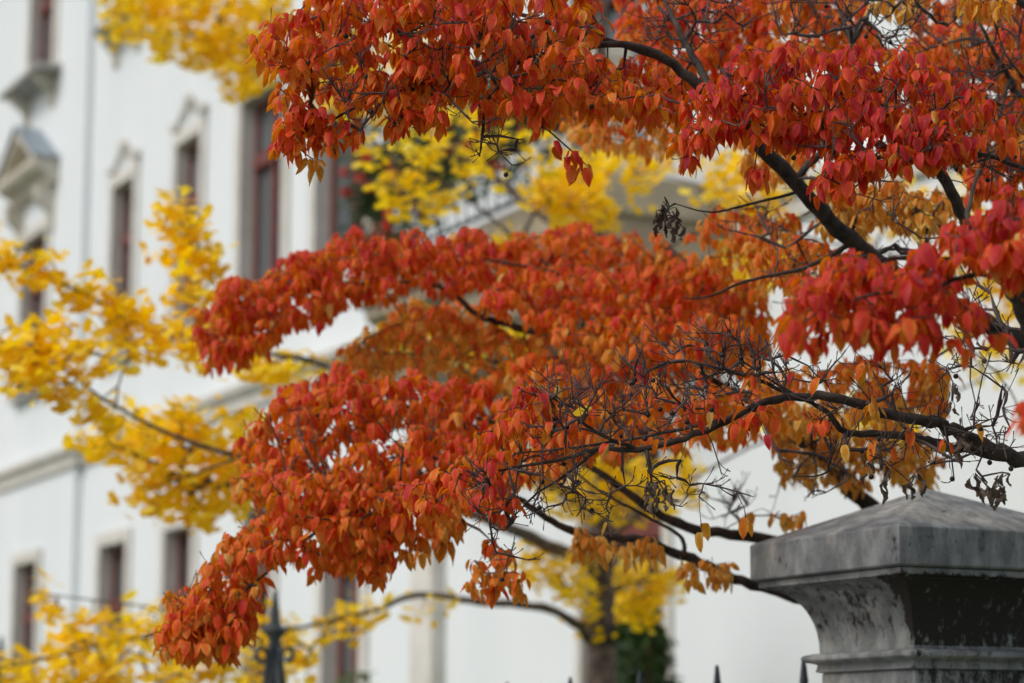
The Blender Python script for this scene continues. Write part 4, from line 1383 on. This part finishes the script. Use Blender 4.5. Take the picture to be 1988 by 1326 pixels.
GT = [
    # the two long shoots on the left
    ([(-20, 470), (60, 470), (150, 540), (140, 560), (60, 560), (-20, 520)], 1.5, 9.55, .12),
    ([(130, 560), (210, 540), (250, 520), (270, 600), (330, 620), (420, 620), (420, 680), (300, 680), (200, 660), (160, 600)], 1.5, 9.75, .15),
    ([(300, 400), (345, 385), (400, 420), (425, 490), (410, 580), (330, 580), (335, 500)], 1.7, 9.9, .12),
    ([(-20, 640), (100, 630), (230, 660), (240, 700), (150, 700), (60, 740), (-20, 690)], 1.6, 9.35, .15),
    ([(30, 690), (120, 700), (170, 760), (90, 770), (40, 740)], 1.5, 9.35, .1),
    # clump below the branch
    ([(130, 850), (200, 800), (330, 790), (490, 800), (500, 900), (470, 960), (360, 1000), (320, 1000), (220, 980), (330, 920), (200, 890)], 1.9, 10.3, .3),
    ([(160, 780), (210, 760), (240, 800), (180, 830)], 1.6, 9.6, .1),
    ([(410, 660), (560, 690), (640, 700), (560, 740), (470, 720)], 2.0, 10.6, .2),
    # bottom left
    ([(40, 1160), (80, 1140), (150, 1180), (330, 1190), (420, 1210), (420, 1260), (250, 1240), (120, 1200)], 1.1, 11, .2),
    ([(-20, 1290), (60, 1260), (150, 1240), (330, 1260), (450, 1250), (460, 1320), (350, 1340), (-20, 1340)], 1.1, 10.9, .25),
    ([(560, 1240), (610, 1230), (610, 1320), (560, 1320)], 0.8, 12.0, .1),
    ([(440, 1250), (500, 1240), (500, 1320), (440, 1320)], 0.8, 12.0, .1),
    ([(480, 1190), (560, 1180), (600, 1230), (560, 1300), (500, 1250)], 0.9, 12.2, .15),
    ([(610, 1190), (700, 1160), (760, 1170), (700, 1225), (620, 1225)], 0.9, 11.6, .1),
    ([(770, 1150), (870, 1160), (870, 1185), (790, 1180)], 0.7, 11.8, .08),
    # top left cloud
    ([(190, -40), (540, -40), (560, 60), (540, 150), (480, 190), (440, 140), (330, 90), (210, 70)], 2.6, 13.9, .5),
    # behind the red crown
    ([(560, 40), (900, 60), (900, 200), (760, 240), (600, 150)], 1.2, 13.2, .4),
    ([(660, 210), (800, 230), (880, 200), (1060, 240), (1080, 330), (980, 340), (900, 330), (900, 390), (800, 420), (770, 370), (720, 330)], 0.42, 11.3, .35),
    ([(1030, 330), (1100, 310), (1190, 360), (1180, 420), (1080, 430), (1040, 400)], 2.0, 11.8, .2),
    ([(1080, 260), (1200, 280), (1320, 300), (1260, 370), (1150, 330)], 1.0, 12, .3),
    ([(1330, 300), (1500, 280), (1560, 380), (1480, 420), (1340, 380)], 1.2, 12, .3),
    ([(1380, 480), (1460, 440), (1560, 470), (1560, 560), (1420, 540)], 1.4, 12, .3),
    ([(970, 440), (1030, 440), (1010, 470), (970, 470)], 1.4, 11.8, .1),
    ([(760, 630), (1050, 620), (1050, 680), (860, 680), (760, 670)], 1.2, 11.6, .3),
    ([(1000, 870), (1350, 870), (1340, 960), (1220, 1010), (1060, 990)], 1.2, 12, .3),
    ([(1000, 1060), (1130, 1060), (1140, 1130), (1060, 1170), (1000, 1120)], 1.2, 12.2, .3),
    ([(1195, 1090), (1330, 1080), (1320, 1150), (1240, 1190), (1195, 1230)], 1.7, 12.8, .2),
    ([(1130, 1150), (1150, 1150), (1150, 1240), (1130, 1240)], 1.4, 12.3, .1),
    ([(1480, 780), (1800, 760), (1780, 860), (1520, 870)], 0.9, 12, .4),
    ([(1820, 480), (1990, 460), (1990, 600), (1850, 560)], 1.2, 12, .3),
    ([(1600, 350), (1900, 330), (1900, 450), (1650, 460)], 0.6, 12, .3),
    ([(1850, 640), (1990, 640), (1990, 740), (1860, 720)], 0.6, 12, .3),
]
gt = []
for poly, dens, z0, dz in GT: gt += sample_poly(poly, dens * (1.55 if poly[0][0] < 480 and poly[0][1] < 1000 and z0 < 11 else 2.0), z0, dz, gap=0.45)
gch = grow(gnet, gt, n_limb_g, step=0.06, up=0.02, jitter=0.004)
twig_mesh('twigs', gnet, gch, M_GBARK, gin, r0=0.0022, n_fixed=n_limb_g, expo=0.4, rmax=0.01)
gl = []
for q in gt:
    n = random.randint(5, 8)
    tc_ = RNG.normal(0.5, 0.16)
    for k in range(n):
        az = random.uniform(0, 2 * math.pi)
        s = random.uniform(0.052, 0.078)
        Rm = rot(az, random.uniform(-1.2, 0.6), random.uniform(-0.8, 0.8)) * s
        gl.append((Rm, q + RNG.normal(0, 0.022, 3), random.randrange(len(GIN)), float(np.clip(RNG.normal(tc_, 0.15), 0, 1))))
gbig, grest = split_nearest(gl, 300)
leaf_parts('leaf', gbig, GIN, M_GINKGO, gin)
leaf_cloud('foliage', grest, GIN, M_GINKGO, gin)


# ------------------------------------------------------------------ shrubs at the wall, plants on the balcony and on the sill
def shrub(name, label, centre, rx, ry, z0, z1, n, tone=(0.35, 0.2), scale=(0.05, 0.09), stems=5, cat='shrub'):
    root = empty(name, (centre[0], centre[1], 0))
    tag(root, label, cat)
    st = MB()
    for _ in range(stems):
        a = random.uniform(0, 6.28)
        r = random.uniform(0.1, 0.7)
        e = (math.cos(a) * rx * r, math.sin(a) * ry * r, z0 + (z1 - z0) * random.uniform(0.6, 0.9))
        st.tube([(e[0] * .15, e[1] * .15, -0.02), (e[0] * .5, e[1] * .5, e[2] * .5), e], [0.02, 0.014, 0.006], 6)
    st.build('stem', M_GBARK, root, smooth=True)
    ls = []
    for _ in range(n):
        a = random.uniform(0, 6.28)
        h_ = random.random()
        prof_ = math.sin(math.pi * (0.12 + 0.86 * h_)) ** 0.5
        r = random.random() ** 0.35 * prof_ * random.uniform(0.8, 1.1)
        q = np.array([math.cos(a) * rx * r, math.sin(a) * ry * r, z0 + (z1 - z0) * h_])
        ls.append((rot(a + math.pi / 2 * 0 + random.uniform(-1.2, 1.2), random.uniform(0, 1.3), random.uniform(-.6, .6)) * random.uniform(*scale), q, random.randrange(len(DOG)), float(np.clip(RNG.normal(*tone), 0, 1))))
    leaf_cloud('foliage', ls, DOG, M_GREEN, root)
    return root


c = on_plane(1238, 1300, O_FAC, 1.0)[2]
shrub('evergreen_shrub', 'dark green evergreen shrub between the ginkgo trunk and the white wall', c, 0.34, 0.40, 0.1, on_plane(1262, 1150, O_FAC, 1.0)[1], 5000, (0.4, 0.2))
c = on_plane(690, 1320, O_FAC, 0.8)[2]
shrub('garden_shrub', 'light green shrub whose top shows under a ground-floor window', c, 0.4, 0.4, 0.1, on_plane(690, 1302, O_FAC, 0.8)[1], 900, (0.85, 0.12))

Mh = Matrix.Translation(Vector(O_FAC)) @ Matrix.Rotation(YAW, 4, 'Z')


def flower_box(lx0, lx1, ly, lz, label, n_leaf, n_bloom, group=None, hang=0.35, tone=(0.25, 0.2)):
    c0 = Mh @ Vector(((lx0 + lx1) / 2, ly, lz))
    root = empty('flower_box', c0, YAW)
    tag(root, label, 'flower box', group)
    w = (lx1 - lx0) / 2
    MB().loops([[(-w + .02, -.07, 0), (w - .02, -.07, 0), (w - .02, .07, 0), (-w + .02, .07, 0)], [(-w, -.10, .17), (w, -.10, .17), (w, .10, .17), (-w, .10, .17)]]).build('trough', M_BOX, root)
    ls = []
    for _ in range(n_leaf):
        q = np.array([random.uniform(-w, w), random.uniform(-.26, .16), 0.0])
        q[2] = 0.20 + random.uniform(-hang, 0.50) * (1 if q[1] < -0.1 else 0.5) + (0.1 if q[1] > -.1 else 0)
        ls.append((rot(random.uniform(2.0, 4.3), random.uniform(-.2, 1.2), random.uniform(-.7, .7)) * random.uniform(.06, .11), q, random.randrange(len(DOG)), float(np.clip(RNG.normal(*tone), 0, 1))))
    leaf_cloud('foliage', ls, DOG, M_GREEN, root)
    for _ in range(n_bloom):
        b = MB()
        q = (random.uniform(-w, w), random.uniform(-.30, .05), random.uniform(-hang + .2, .52))
        for _k in range(14):
            d = RNG.normal(0, 1, 3); d /= np.linalg.norm(d)
            b.sphere(tuple(np.array(q) + d * 0.032), 0.017, 6, 4)
        b.tube([(q[0] * 0.98, 0, 0.15), (q[0], q[1] * 0.6, (q[2] + 0.2) / 2), q], 0.004, 4)
        b.build('blossom', M_BLOOM, root)
    return root


mid = (BX0 + BX1) / 2
flower_box(BX0 + 0.28, mid - 0.03, BY + 0.0, 5.95, 'trough of red geraniums hanging over the balcony railing next to a tall window', 2600, 46, 'geranium troughs', hang=0.6)
flower_box(mid + 0.03, BX1 - 0.28, BY + 0.0, 5.95, 'trough of red geraniums hanging over the balcony railing by the corner newel', 2200, 30, 'geranium troughs', hang=0.55)
flower_box(RX0 + 0.05, RX1 - 0.05, YR - 0.02, Z1_SILL - 0.02, 'small planter with light green leaves on the sill under the pediment', 260, 0, hang=0.05, tone=(0.9, 0.12))

# a stray ginkgo leaf caught among the bare dogwood twigs
stray_me = make_leaf_mesh('stray_leaf', GIN[2], 0.05, 0.5, M_GINKGO)
for k_, (px_, py_, Y_, lab) in enumerate(((1118, 775, 5.12, 'single yellow ginkgo leaf caught among the bare dogwood twigs'),)):
    o = bpy.data.objects.new('stray_leaf', stray_me)
    link(o)
    q = P(px_, py_, Y_)
    Rm = rot(2.5, -0.9, 0.7) * 0.042
    o.matrix_world = Matrix([[*Rm[r], q[r]] for r in range(3)] + [[0, 0, 0, 1]])
    tag(o, lab, 'leaf')
